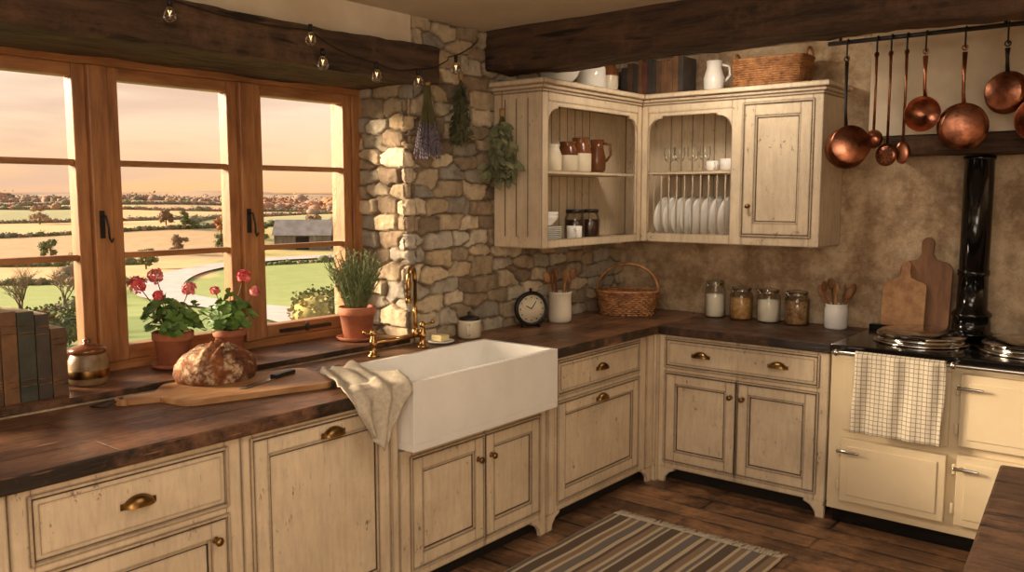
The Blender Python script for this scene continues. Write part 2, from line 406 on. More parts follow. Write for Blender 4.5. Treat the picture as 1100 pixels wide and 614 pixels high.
m.box(XW1-.01,XW1+.012,-2.5,-2.2,1.005,1.02,'iron'); m.cyl((XW1+.01,-2.35,1.0),(XW1+.01,-2.35,1.04),.009,'iron')
m.build('handles',bevel=.002,parent=win)
m=MB(); m.box(-.37,.0,-4.78,-1.985,.926,.95,'worktop_y'); m.build('window_sill',bevel=.002,bseg=1)
# ------------------------------------------------------------------ cabinet helpers
def cup_pull(m,c,axis):
    W,Hh,D=.048,.034,.03
    def fn(a,b):
        th=pi*a; ph=pi/2*b
        w=-W*math.cos(th)*(1); r=math.sin(th)
        h=Hh*r*math.cos(ph)-.012; d=.002+D*r**.7*math.sin(ph)
        return (c[0]+d,c[1]+w,c[2]+h) if axis=='x' else (c[0]+w,c[1]-d,c[2]+h)
    m.grid(fn,14,7,'brass')
    def fl(a,b):
        th=pi*a; w=-W*math.cos(th); d=.002+D*math.sin(th)**.7*b; 
        return (c[0]+d,c[1]+w,c[2]-.012) if axis=='x' else (c[0]+w,c[1]-d,c[2]-.012)
    m.grid(fl,14,3,'brass')
    if axis=='x': m.box(c[0],c[0]+.003,c[1]-W-.008,c[1]+W+.008,c[2]-.016,c[2]+.004,'brass')
    else: m.box(c[0]-W-.008,c[0]+W+.008,c[1]-.003,c[1],c[2]-.016,c[2]+.004,'brass')
def knob(m,c,axis,r=.014):
    Rm=Matrix.Rotation(pi/2,3,'Y') if axis=='x' else Matrix.Rotation(pi/2,3,'X')
    m.lathe([(r*.9,0),(r*.5,.004),(r*.45,.014),(r,.02),(r*1.05,.027),(r*.7,.033),(0.0001,.035)],c,'brass',16,R=Rm)
class Face:
    def __init__(s,m,axis,d): s.m=m;s.ax=axis;s.d=d
    def box(s,u0,u1,z0,z1,a,b,mat='cream_paint'):
        if s.ax=='x': s.m.box(s.d+a,s.d+b,u0,u1,z0,z1,mat)
        else: s.m.box(u0,u1,-(s.d+a),-(s.d+b),z0,z1,mat)
    def pt(s,u,z,a=0): return (s.d+a,u,z) if s.ax=='x' else (u,-(s.d+a),z)
    def bead(s,u0,u1,z0,z1):
        s.box(u0-.001,u1+.001,z0-.001,z1+.001,-.012,-.008,'dark_gap')  # dark sheet behind the edges: gap shadow put into its colour
        s.box(u0-.010,u0-.001,z0-.010,z1+.010,-.004,.006); s.box(u1+.001,u1+.010,z0-.010,z1+.010,-.004,.006)
        s.box(u0-.001,u1+.001,z1+.001,z1+.010,-.004,.006); s.box(u0-.001,u1+.001,z0-.010,z0-.001,-.004,.006)
    def door(s,u0,u1,z0,z1,fw=.055):
        g=.004; s.bead(u0,u1,z0,z1)
        a,b,c,d=u0+g,u1-g,z0+g,z1-g
        s.box(a,a+fw,c,d,-.008,.002); s.box(b-fw,b,c,d,-.008,.002)
        s.box(a+fw,b-fw,d-fw,d,-.008,.002); s.box(a+fw,b-fw,c,c+fw,-.008,.002)
        t=.010
        s.box(a+fw,b-fw,c+fw,d-fw,-.014,-.012,'glaze')
        i0,i1,j0,j1=a+fw,b-fw,c+fw,d-fw
        s.box(i0,i0+t,j0,j1,-.012,-.003); s.box(i1-t,i1,j0,j1,-.012,-.003)
        s.box(i0+t,i1-t,j1-t,j1,-.012,-.003); s.box(i0+t,i1-t,j0,j0+t,-.012,-.003)
        s.box(i0+t+.004,i1-t-.004,j0+t+.004,j1-t-.004,-.012,-.0075)
    def drawer(s,u0,u1,z0,z1,pulls=(.5,)):
        g=.004; s.bead(u0,u1,z0,z1)
        s.box(u0+g,u1-g,z0+g,z1-g,-.008,.000); s.box(u0+.018,u1-.018,z0+.018,z1-.018,0,.004)
        for q in pulls: cup_pull(s.m,s.pt(u0+(u1-u0)*q,(z0+z1)/2+.004,.004),s.ax)
    def frame(s,u0,u1,z0,z1,holes,mat='cream_paint'):
        us=sorted(set([u0,u1]+[h[0] for h in holes]+[h[1] for h in holes])); zs=sorted(set([z0,z1]+[h[2] for h in holes]+[h[3] for h in holes]))
        for i in range(len(us)-1):
            run=None
            for j in range(len(zs)-1):
                cu=(us[i]+us[i+1])/2; cz=(zs[j]+zs[j+1])/2
                inh=any(h[0]<cu<h[1] and h[2]<cz<h[3] for h in holes)
                if not inh:
                    if run is None: run=[zs[j],zs[j+1]]
                    else: run[1]=zs[j+1]
                if inh and run: s.box(us[i],us[i+1],run[0],run[1],-.02,0,mat); run=None
            if run: s.box(us[i],us[i+1],run[0],run[1],-.02,0,mat)
def foot(F,u0,u1,flip=False):
    pts=[(0,0),(.045,0),(.05,.03),(.075,.06),(.11,.075),(.11,.09),(0,.09)]
    pts=[((u0+x) if not flip else (u1-x),z) for x,z in pts]
    if F.ax=='x': F.m.prism(pts,F.d-.02,F.d,'yz','cream_paint')
    else: F.m.prism(pts,-F.d,-F.d+.02,'xz','cream_paint')
XF=.63
def base_unit(name,y0,y1,items,top=.868):
    m=MB(); fc=Face(m,'x',XF)
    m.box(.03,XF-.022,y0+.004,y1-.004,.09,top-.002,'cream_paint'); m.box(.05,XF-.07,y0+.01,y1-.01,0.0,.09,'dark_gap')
    holes=[i[1:5] for i in items]
    fc.frame(y0+.002,y1-.002,.088,top,holes)
    for it in items:
        if it[0]=='door': fc.door(*it[1:5])
        else: fc.drawer(*it[1:5],pulls=it[5])
    foot(fc,y0+.002,y1); foot(fc,y0,y1-.002,True)
    return m,fc
m,fc=base_unit('a',-4.72,-4.10,[('drawer',-4.67,-4.15,.66,.83,(.5,)),('door',-4.67,-4.15,.13,.61)])
m.build('base_cabinet',bevel=.0015,bseg=1)
m,fc=base_unit('b',-4.10,-3.385,[('drawer',-4.04,-3.445,.655,.835,(.5,)),('door',-4.04,-3.445,.13,.61)])
knob(m,fc.pt(-3.49,.545,.002),'x'); m.build('base_cabinet',bevel=.0015,bseg=1)
m,fc=base_unit('c',-3.385,-2.672,[('door',-3.34,-2.72,.13,.84)])
cup_pull(m,fc.pt(-3.0,.80,.004),'x'); m.build('base_cabinet',bevel=.0015,bseg=1)
m,fc=base_unit('d',-2.668,-1.69,[('door',-2.60,-2.155,.13,.60),('door',-2.145,-1.745,.13,.60)],top=.645)
knob(m,fc.pt(-2.195,.50,.002),'x'); knob(m,fc.pt(-2.105,.50,.002),'x'); m.build('sink_cabinet',bevel=.0015,bseg=1)
m,fc=base_unit('e',-1.686,-.66,[('drawer',-1.59,-.82,.68,.84,(.5,)),('door',-1.59,-.82,.13,.635)])
cup_pull(m,fc.pt(-1.2,.60,.004),'x')
fc.box(-1.686,-1.635,.09,.868,0,.012); fc.box(-.74,-.665,.09,.868,0,.01)
m.box(.60,.654,-.658,-.60,.0,.868,'cream_paint')
m.build('base_cabinet',bevel=.0015,bseg=1)
m=MB(); fc=Face(m,'y',.63)
m.box(.655,1.625,-.608,-.01,.09,.866,'cream_paint'); m.box(.68,1.6,-.55,-.02,0,.09,'dark_gap')
its=[('drawer',.70,1.57,.69,.84,(.25,.76)),('door',.70,1.13,.13,.645),('door',1.14,1.57,.13,.645)]
fc.frame(.655,1.628,.088,.868,[i[1:5] for i in its])
fc.drawer(*its[0][1:5],pulls=its[0][5]); fc.door(*its[1][1:5]); fc.door(*its[2][1:5])
knob(m,fc.pt(1.10,.56,.002),'y'); knob(m,fc.pt(1.17,.56,.002),'y')
foot(fc,.655,1.6); foot(fc,.7,1.628,True)
m.build('base_cabinet',bevel=.0015,bseg=1)
m=MB()
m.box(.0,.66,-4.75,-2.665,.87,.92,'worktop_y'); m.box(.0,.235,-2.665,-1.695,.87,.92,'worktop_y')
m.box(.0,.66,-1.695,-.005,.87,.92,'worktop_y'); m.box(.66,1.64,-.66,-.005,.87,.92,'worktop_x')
m.build('wooden_worktop',bevel=.006)
# ------------------------------------------------------------------ sink
m=MB(); x0,x1,y0,y1,zt,zb=.24,.705,-2.66,-1.70,.935,.652; w=.026
m.box(x0,x1,y0,y1,zb,zb+.03,'ceramic')
m.box(x0,x0+w,y0,y1,zb+.03,zt,'ceramic'); m.box(x1-w,x1,y0,y1,zb+.03,zt,'ceramic')
m.box(x0+w,x1-w,y0,y0+w,zb+.03,zt,'ceramic'); m.box(x0+w,x1-w,y1-w,y1,zb+.03,zt,'ceramic')
m.lathe([(.04,0),(.04,.004),(.025,.006),(.02,.002)],(.45,-2.18,zb+.03),'chrome')
o=m.build('farmhouse_sink',bevel=.011,bseg=3)
# tap
m=MB(); tx=.12
for ty in (-2.34,-2.02):
    m.lathe([(.028,0),(.028,.008),(.017,.016),(.014,.05),(.018,.055),(.018,.075),(.014,.08),(.012,.1),(.006,.106)],(tx,ty,.92),'brass_tap',20)
m.cyl((tx,-2.34,.985),(tx,-2.02,.985),.011,'brass_tap')
for ty,sg in ((-2.34,-1),(-2.02,1)):
    m.cyl((tx,ty,1.02),(tx+.01,ty+sg*.055,1.04),.006,'brass_tap'); m.ell((tx+.01,ty+sg*.06,1.042),.011,'brass_tap')
    m.lathe([(.013,0),(.016,.01),(.012,.025),(.004,.03)],(tx,ty,1.02),'brass_tap',16)
pts=[(tx,-2.07,.985),(tx,-2.07,1.25)]
for i in range(0,13):
    a=pi*i/12*1.05
    pts.append((tx+.045*(1-math.cos(a)),-2.07-.065*(1-math.cos(a)),1.25+.075*math.sin(a)))
e=pts[-1]; pts.append((e[0],e[1],e[2]-.05))
m.tube(pts,.0115,'brass_tap',12); e=pts[-1]; m.cyl(e,(e[0],e[1],e[2]-.025),.015,'brass_tap')
m.lathe([(.02,0),(.016,.02),(.0135,.04)],(tx,-2.07,.985),'brass_tap',16)
m.build('bridge_tap')
# ------------------------------------------------------------------ upper cabinets
def arch_rail(m,axis,d,u0,u1,ztop,zrail,drop):
    pts=[(u0,ztop),(u0,zrail-drop)]
    w=.075
    for i in range(9):
        a=pi/2*i/8; pts.append((u0+w*(1-math.cos(a)) ,zrail-drop+drop*math.sin(a)))
    pts.append((u0+w+.012,zrail)); pts.append((u0+w+.02,zrail+.015)); 
    pts.append((u1-w-.02,zrail+.015)); pts.append((u1-w-.012,zrail))
    for i in range(9):
        a=pi/2*(1-i/8); pts.append((u1-w*(1-math.cos(a)),zrail-drop+drop*math.sin(a)))
    pts.append((u1,zrail-drop)); pts.append((u1,ztop))
    if axis=='x': m.prism(pts,d-.018,d-.002,'yz','cream_paint')
    else: m.prism(pts,-d+.018,-d+.002,'xz','cream_paint')
D=.35; ZB,ZT=1.38,2.20; XE=1.45
m=MB()
m.box(.022,.332,-1.36,-1.338,ZB,ZT,'cream_paint')
for k in range(1,4): m.box(.022+k*.078-.002,.022+k*.078+.002,-1.3615,-1.359,ZB+.06,ZT-.03,'glaze')
m.box(.022,.332,-1.338,-.02,ZB,ZB+.022,'cream_paint'); m.box(.022,.332,-1.338,-.02,ZT-.02,ZT,'cream_paint')
m.box(.022,.034,-1.338,-.02,ZB+.022,ZT-.02,'cream_paint')
for k in range(12): m.box(.034,.0355,-1.33+k*.08,-1.327+k*.08,ZB+.03,ZT-.02,'glaze')
m.box(.034,.325,-1.338,-.37,1.775,1.793,'cream_paint')
fc=Face(m,'x',D)
fc.frame(-1.36,-.345,ZB,ZT,[(-1.305,-.40,1.425,2.155)])
arch_rail(m,'x',D,-1.305,-.40,2.16,2.115,.09)
fc=Face(m,'y',D)
m.box(.36,XE-.02,-.332,-.02,ZB,ZB+.022,'cream_paint'); m.box(.36,XE-.02,-.332,-.02,ZT-.02,ZT,'cream_paint')
m.box(.034,XE-.02,-.02,-.008,ZB,ZT,'cream_paint'); m.box(XE-.022,XE,-.332,-.008,ZB,ZT,'cream_paint')
for k in range(8): m.box(.37+k*.075,.373+k*.075,-.0215,-.02,ZB+.03,ZT-.02,'glaze')
m.box(.36,.975,-.325,-.02,1.785,1.803,'cream_paint'); m.box(.972,.985,-.332,-.02,ZB+.02,ZT-.02,'cream_paint')
fc.frame(.345,XE+.002,ZB,ZT,[(.395,.935,1.435,2.155),(1.01,1.395,1.44,2.165)])
arch_rail(m,'y',D,.395,.935,2.16,2.115,.09)
fc.box(.395,.935,1.785,1.803,-.02,-.003)
fc.door(1.01,1.395,1.44,2.165,fw=.06)
knob(m,fc.pt(1.05,1.60,.002),'y',.012)
for k in range(10): 
    x=.43+k*.052; m.cyl((x,-.335,1.435),(x,-.335,1.79),.005,'cream_paint',8)
m.cyl((.395,-.20,1.46),(.935,-.20,1.46),.006,'cream_paint',8)
def mould(z0,z1,o):
    m.box(.022,D+o,-1.36-o,-.3,z0,z1,'cream_paint'); m.box(.3,XE+o,-D-o,-.008,z0,z1,'cream_paint')
mould(2.20,2.215,.008); mould(2.215,2.235,.022); mould(2.235,2.262,.042)
m.build('kitchen_cupboard',bevel=.002,bseg=1)
# ------------------------------------------------------------------ range cooker
m=MB(); x0,x1=1.648,2.76; yf=-.66
m.box(x0+.02,x1-.02,yf+.04,-.02,0,.08,'black_enamel')
m.box(x0,x1,yf,-.015,.08,.885,'cream_enamel')
m.box(x0-.0,x1+.008,yf-.018,-.01,.885,.925,'black_enamel')
m.box(x0,x1,-.07,-.012,.925,.955,'black_enamel')
for (a,b,c,d) in ((1.72,2.20,.14,.46),(2.245,2.71,.14,.475),(2.245,2.71,.515,.85)):
    m.box(a,b,yf-.035,yf,c,d,'cream_enamel')
    m.box(a+.035,b-.035,yf-.042,yf-.034,c+.035,d-.035,'cream_enamel')
    hz=d-.06
    m.cyl((a-.012,yf-.02,c+.05),(a-.012,yf-.02,c+.1),.009,'cream_enamel'); m.cyl((a-.012,yf-.02,d-.1),(a-.012,yf-.02,d-.05),.009,'cream_enamel')
    m.cyl((a+.02,yf-.035,hz),(a+.02,yf-.066,hz),.007,'chrome'); m.tube([(a-.01,yf-.068,hz),(a+.10,yf-.068,hz)],[.009,.006],'chrome',10)
m.box(1.72,2.20,yf-.02,yf,.50,.85,'cream_enamel'); m.box(1.76,2.16,yf-.027,yf-.019,.54,.81,'cream_enamel')
m.cyl((x0+.03,-.745,.895),(x1-.03,-.745,.895),.011,'chrome',12)
for x in (x0+.05,2.22,x1-.05): m.cyl((x,-.745,.895),(x,yf-.01,.9),.009,'chrome',10); m.ell((x,-.745,.895),.018,'chrome')
for cx in (1.985,2.47):
    m.lathe([(.222,0),(.222,.012),(.205,.014),(.20,.03),(.208,.032),(.208,.045),(.185,.06),(.1,.075),(.0001,.08)],(cx,-.35,.925),'chrome',40)
    m.tube([(cx-.07,-.57,.968),(cx-.05,-.605,.975),(cx+.05,-.605,.975),(cx+.07,-.57,.968)],.008,'black_enamel',10)
m.build('range_cooker',bevel=.006,bseg=3)
m=MB(); m.lathe([(.105,.0),(.105,.012),(.092,.02),(.088,.09),(.094,.095),(.094,.11),(.072,.13),(.069,.3),(.074,.302),(.074,.33),(.069,.332),(.069,.88),(.074,.882),(.074,.90)],(2.165,-.13,.956),'black_enamel',32)
m.build('flue_pipe')
m=MB(); m.box(1.66,3.6,-.26,-.002,1.967,H-.002,'plaster_light'); m.build('chimney_breast')
rough_beam('mantel_beam',1.74,3.6,-.30,-.008,1.865,1.96,'beam_x',amp=.004)
m=MB()
def fn(a,b):
    x=1.79+.40*a; L=.42
    t=b*L
    wv=.006*math.sin(a*17+b*2)+.004*math.sin(a*31)
    if t<.04:
        an=pi*(t/.04); return (x,-.745+.014*math.cos(an),.897+.014*math.sin(an))
    return (x+.006*math.sin(b*5),-.762-wv-.006*b,.897-(t-.04))
m.grid(fn,40,40,'check_cloth')
m.grid(lambda a,b:(1.80+.38*a,-.729+.002*math.sin(a*20),.897-b*.30),30,20,'check_cloth')
m.build('tea_towel',solid=.004)
# ------------------------------------------------------------------ rail & copper
m=MB(); m.cyl((1.50,-.45,2.43),(3.0,-.45,2.43),.011,'iron')
for x in (1.56,2.3,2.9): m.cyl((x,-.45,2.43),(x,-.45,H),.008,'iron'); m.lathe([(.03,0),(.03,.006)],(x,-.45,H-.006),'iron')
m.build('pot_rack_rail')
def hook(m,x,y=-.45,z=2.43,L=.07):
    pts=[]
    for i in range(9): a=pi*i/8; pts.append((x,y+.015*math.cos(a),z+.013*math.sin(a)))
    pts+= [(x,y-.015,z-L+.01)]
    for i in range(9): a=pi+pi*i/8; pts.append((x,y-.001+.014*math.cos(a),z-L+.013*math.sin(a)))
    m.tube(pts,.0045,'iron',6)
def frypan(name,x,zc,r,depth=.045,yaw=0,hm_='copper',face=False):
    m=MB(); hook(m,x); top=2.43-.085
    Rm=Matrix.Rotation(yaw,3,'Z')@Matrix.Rotation(pi/2,3,'X')
    if face:
        pr_=[(.0001,-.002),(r*.82,-.002),(r*.9,.006),(r*1.0,depth),(r*1.03,depth+.003),(r*.98,depth),(r*.86,.01),(.0001,.004)]
    else: pr_=[(.0001,depth),(r*.8,depth),(r*.86,depth*.92),(r,0),(r*1.03,-.002),(r*1.0,-.003),(r*.84,depth*.86),(.0001,depth-.004)]
    m.lathe(pr_,(x,-.43,zc),'copper',36,R=Rm)
    pts=[(x,-.435,zc+r*.97),(x,-.455,zc+r+.05),(x,-.462,(zc+r+top)/2),(x,-.462,top-.02)]
    m.tube(pts,[.010,.008,.008,.012],hm_,8)
    m.tube([(x+.012*math.cos(2*pi*i/12),-.465,top+.012*math.sin(2*pi*i/12)-.0) for i in range(12)],.0035,hm_,6,closed=True)
    for dx in (-.012,.012): m.ell((x+dx,-.432-depth*.5,zc+r*.9),.006,'brass',8,6)
    return m.build(name)
frypan('copper_frying_pan',1.97,2.05,.082,face=True); frypan('copper_frying_pan',2.14,1.985,.108,yaw=.25)
frypan('copper_frying_pan',2.315,2.13,.095,yaw=-.2,hm_='iron'); frypan('copper_frying_pan',2.46,2.0,.10,face=True)
m=MB(); x=1.60; hook(m,x); Rm=Matrix.Rotation(.5,3,'Z')@Matrix.Rotation(pi/2*.92,3,'X'); zc=1.90
m.lathe([(.0001,.11),(.090,.11),(.097,.105),(.10,0),(.105,-.002),(.097,-.002),(.093,.102),(.0001,.104)],(x+.01,-.45,zc),'copper',36,R=Rm)
m.tube([(x+.005,-.45,zc+.10),(x,-.455,zc+.2),(x,-.462,2.33)],[.01,.007,.01],'iron',8)
m.tube([(x+.012*math.cos(2*pi*i/12),-.465,2.345+.012*math.sin(2*pi*i/12)) for i in range(12)],.0035,'iron',6,closed=True)
m.build('copper_saucepan')
Rv=Matrix.Rotation(-.25,3,'Z')@Matrix.Rotation(pi/2,3,'X')
for kind,x,zb in (('ladle',1.745,1.94),('skimmer',1.812,1.86),('spoon',1.885,1.87)):
    m=MB(); hook(m,x)
    m.tube([(x,-.465,2.36),(x,-.46,2.2),(x,-.462,zb+.045)],[.008,.006,.007],'copper',8)
    m.tube([(x+.01*math.cos(2*pi*i/12),-.465,2.352+.012*math.sin(2*pi*i/12)) for i in range(12)],.003,'copper',6,closed=True)
    if kind=='ladle':
        m.lathe([(.0001,.035),(.024,.032),(.042,.016),(.048,0),(.045,0),(.039,.012),(.02,.028),(.0001,.031)],(x,-.455,zb),'copper',24,R=Rv)
    elif kind=='skimmer':
        m.lathe([(.0001,.010),(.036,.008),(.056,0),(.056,-.003),(.036,.004),(.0001,.006)],(x,-.475,zb),'copper',28,R=Rv)
        for rr_,n_ in ((.018,6),(.036,11)):
            for i in range(n_): a=2*pi*i/n_; m.ell(Vector((x,-.475,zb))+Rv@Vector((rr_*math.cos(a),rr_*math.sin(a),.0085)),(.0042,.002,.0042),'iron',8,5)
    else: m.ell((x,-.465,zb),(.036,.012,.056),'copper',16,10)
    m.build({'ladle':'copper_ladle','skimmer':'copper_skimmer','spoon':'copper_spoon'}[kind])
# ------------------------------------------------------------------ small items
ZW=.921
def jar(x,y,h,r,fill,lvl):
    m=MB()
    m.lathe([(r*.9,0),(r,.01),(r,h*.72),(r*.8,h*.82),(r*.8,h*.86)],(x,y,ZW),'jar_glass',28)
    m.lathe([(r*.88,.006),(r*.94,.014),(r*.94,h*lvl),(.0001,h*lvl+.004)],(x,y,ZW),fill,28)
    m.lathe([(r*.84,h*.86),(r*.86,h*.88),(r*.86,h*.93),(r*.5,h*.96),(.0001,h)],(x,y,ZW),'jar_glass',28)
    m.lathe([(r*.845,h*.84),(r*.845,h*.875)],(x,y,ZW),'chrome',28,cap=False)
    m.cyl((x-r*.85,y-.02,ZW+h*.8),(x-r*.85,y-.02,ZW+h*.95),.003,'chrome',6); m.cyl((x-r*.5,y-r*.75,ZW+h*.75),(x-r*.5,y-r*.75,ZW+h*.92),.003,'chrome',6)
    m.build('glass_storage_jar')
jar(.755,-.13,.235,.062,'flour',.60); jar(.925,-.13,.205,.068,'pasta',.64); jar(1.095,-.13,.205,.068,'flour',.64); jar(1.265,-.13,.205,.070,'oats',.66)
def utensils(m,x,y,z,n,h0):
    for i in range(n):
        a=2*pi*i/n+.4; dx,dy=.05*math.cos(a),.035*math.sin(a); L=h0+ru(-.02,.04)
        b=Vector((x+dx*.3,y+dy*.3,z)); t=Vector((x+dx*1.5,y+dy*1.5,z+L))
        m.tube([b,t],[.006,.006],'spoon_wood' if i%2 else 'board_dark',8)
        d=(t-b).normalized(); Rm=d.to_track_quat('Z','X').to_matrix()
        m.ell(t+d*.025,(.024,.007,.034),'spoon_wood' if i%2 else 'board_dark',12,8,R=Matrix.Rotation(.6,3,'Z')@Rm)
m=MB(); m.lathe([(.055,0),(.062,.01),(.064,.11),(.058,.13),(.062,.14),(.058,.14),(.054,.125),(.054,.02),(.0001,.018)],(1.49,-.14,ZW),'ceramic',28)
utensils(m,1.49,-.14,ZW+.05,7,.15); m.build('utensil_pot')
m=MB(); m.lathe([(.06,0),(.068,.01),(.07,.04),(.066,.15),(.07,.17),(.074,.18),(.068,.18),(.062,.165),(.06,.02),(.0001,.018)],(.14,-.90,ZW),'ceramic_cream',28)
utensils(m,.14,-.90,ZW+.06,6,.19); m.build('utensil_crock')
m=MB(); cx,cy,cz=.13,-1.17,ZW+.105; d=Vector((.85,-.52,0)).normalized()
Rm=d.to_track_quat('Z','Y').to_matrix()
m.lathe([(.0001,-.03),(.07,-.03),(.095,-.01),(.1,.01),(.092,.022),(.08,.02),(.08,.012)],(cx,cy,cz),'iron',36,R=Rm)
m.lathe([(.08,.010),(.08,.0125),(.0001,.0126)],(cx,cy,cz),'clock_face',36,R=Rm)
for i in range(12):
    a=2*pi*i/12; q=Rm@Vector((.066*math.cos(a),.066*math.sin(a),.014)); m.ell(Vector((cx,cy,cz))+q,.004,'iron',6,4)
for a,L in ((1.0,.05),(2.6,.036)):
    q=Rm@Vector((L*math.cos(a),L*math.sin(a),.016)); q0=Rm@Vector((0,0,.016)); c0=Vector((cx,cy,cz)); m.cyl(c0+q0,c0+q,.0025,'iron',6)
s_=Vector((-d.y,d.x,0)); c0=Vector((cx,cy,0))
for sg in (-1,1): m.cyl(c0+s_*sg*.05+Vector((0,0,ZW)),c0+s_*sg*.04+Vector((0,0,ZW+.03)),.01,'iron',8)
m.tube([c0+Vector((0,0,cz+.098)),c0+Vector((0,0,cz+.115))],.008,'iron',8)
m.build('mantel_clock')
def basket(name,cx,cy,z,rx,ry,h,handle,ang=0,sq=False,flare=1.18):
    m=MB(); m.M=Matrix.Translation((cx,cy,z))@Matrix.Rotation(ang,4,'Z')
    rowsn=max(5,int(h/.012)); nr=28
    def rr(t,a,wig=0):
        k=1+(flare-1)*t
        e=4 if sq else 2.4
        c,s=math.cos(a),math.sin(a); q=(abs(c)**e+abs(s)**e)**(-1/e)
        return Vector(((rx*k+wig)*c*q,(ry*k+wig)*s*q,h*t))
    for j in range(rowsn+1):
        t=j/rowsn; pts=[rr(t,2*pi*i/56,.0045*(1 if (i//1+j)%2 else -1)) for i in range(56)]
        m.tube(pts,.0066 if j<rowsn else .011,'wicker',6,closed=True)
    for i in range(nr):
        a=2*pi*i/nr; m.tube([rr(0,a),rr(.5,a),rr(1,a)],.005,'wicker',6)
    m.prism([tuple(rr(0,2*pi*i/30)[:2]) for i in range(30)],-.005,.005,'xy','wicker')
    m.prism([tuple((rr(.02,2*pi*i/30)*.98)[:2]) for i in range(30)],.01,.02,'xy','wicker')
    if handle:
        for o_ in (-.008,.008):
            m.tube([(rx*flare*math.cos(pi*i/16),o_,h+handle*math.sin(pi*i/16)) for i in range(17)],.008,'wicker',8)
    else:
        for sg in (-1,1):
            m.tube([(sg*(rx*flare+.0),.05*math.cos(pi*i/10),h+.05*math.sin(pi*i/10)) for i in range(11)],.008,'wicker',8)
    return m.build(name)
basket('wicker_basket',.27,-.36,ZW+.006,.165,.12,.14,.17,ang=.5,flare=1.15)
basket('wicker_hamper',1.10,-.20,2.268,.20,.11,.15,0,sq=True,flare=1.06)
m=MB(); m.lathe([(.04,0),(.065,.006),(.07,.014),(.064,.014),(.04,.009),(.0001,.008)],(.10,-1.87,ZW),'ceramic',28)
m.box(.065,.135,-1.905,-1.845,ZW+.012,ZW+.042,'butter'); m.build('soap_dish',bevel=.004)
m=MB(); m.lathe([(.05,0),(.06,.01),(.06,.085),(.062,.095),(.055,.095),(.054,.012),(.0001,.01)],(.105,-1.66,ZW),'ceramic_cream',28)
m.lathe([(.03,.1),(.058,.1),(.05,.112),(.02,.12),(.008,.125),(.012,.135),(.0001,.145)],(.105,-1.66,ZW-.004),'iron',24)
m.tube([(.105+.04,-1.66-.045,ZW+.075),(.16,-1.735,ZW+.07),(.16,-1.735,ZW+.03),(.145,-1.705,ZW+.022)],.006,'ceramic_cream',8)
m.build('lidded_crock')
bm_=Matrix.Translation((.235,-3.10,ZW))@Matrix.Rotation(math.radians(-16),4,'Z')
m=MB(); m.M=bm_
def arc(cx,cy,r,a0,a1,n=6): return [(cx+r*math.cos(a0+(a1-a0)*i/n),cy+r*math.sin(a0+(a1-a0)*i/n)) for i in range(n+1)]
W_,L_=.175,.30
pts=arc(W_-.05,L_-.05,.05,0,pi/2)+arc(-W_+.05,L_-.05,.05,pi/2,pi)+arc(-W_+.06,-L_+.08,.06,pi,3*pi/2-.4)+[(-.045,-L_-.02),(-.03,-L_-.12)]+arc(0,-L_-.13,.032,pi,2*pi)+[(.03,-L_-.12),(.045,-L_-.02)]+arc(W_-.06,-L_+.08,.06,3*pi/2+.4,2*pi)
m.prism(pts,0,.022,'xy','board_wood')
m.tube([(0,-L_-.135,.024),(-.03,-L_-.19,.01),(-.01,-L_-.24,.004),(.03,-L_-.2,.004),(.0,-L_-.135,.024)],.003,'iron',6)
m.build('cutting_board',bevel=.004)
m=MB()
def bf(a,b):
    th=2*pi*a; ph=pi/2*(1-b*1.3)
    ph=max(ph,-.42)
    c=math.cos(ph); sp_=math.sin(ph)
    d=Vector((.150*c*math.cos(th),.150*c*math.sin(th),.098*(abs(sp_)**.9)*(1 if sp_>0 else -1)+.036))
    q=abs(d.x*.8+d.y*.6-.02); q2=abs(-d.x*.6+d.y*.8)
    sl=-.018*math.exp(-(q/.009)**2)-.013*math.exp(-(q2/.008)**2)+.010*math.exp(-((q-.022)/.010)**2)+.007*math.exp(-((q2-.02)/.009)**2)
    n_=noise.noise(d*12)*.008+noise.noise(d*40)*.004+noise.noise(d*90)*.002
    dn=d.normalized(); d=d+dn*(n_+sl*max(0,math.sin(ph)))
    d.z=max(d.z,0)
    return (.075+d.x*.92,-3.12+d.y*1.06,ZW+.023+d.z)
m.grid(bf,120,60,'bread_crust'); m.build('bread_loaf')
m=MB(); m.M=Matrix.Translation((.262,-2.99,ZW+.024))@Matrix.Rotation(math.radians(17),4,'Z')
m.prism([(-.012,-.2),(.012,-.17),(.014,.0),(-.012,.0)],.001,.0035,'xy','steel')
m.prism([(-.014,0),(.015,0),(.013,.06),(.018,.12),(-.012,.125),(-.01,.06)],-.0,.016,'xy','iron'); m.build('bread_knife',bevel=.002)
m=MB()
def cf(a,b):
    if b<.55:
        t=b/.55; x=.30+.37*t; z=ZW+.010; half=.09+.06*t; yc=-2.70-.12*t
    else:
        t=(b-.55)/.45; half=.15-.09*t; yc=-2.82
        Ld=.23*(1-.35*abs(a-.55)*2)*t; z=ZW+.010-Ld
        x=.678+.012*min(1,t*6)
    y=yc+(a-.5)*2*half-.02*b
    bump=.024*(.5+noise.noise(Vector((a*4.5,b*3.5,5.1))))+.018*abs(math.sin(a*9+b*4))
    if b<.5: return (x+.02*noise.noise(Vector((a*3,b*3,1))),y+.02*noise.noise(Vector((b*5,a,2))),z+max(0,bump))
    k=min(1,(b-.5)/.1)
    return (x+k*max(0,bump)*1.1,y,z+(1-k)*max(0,bump)+.004)
m.grid(cf,48,60,'linen'); m.build('linen_cloth',solid=.004)
m=MB(); y=-4.11
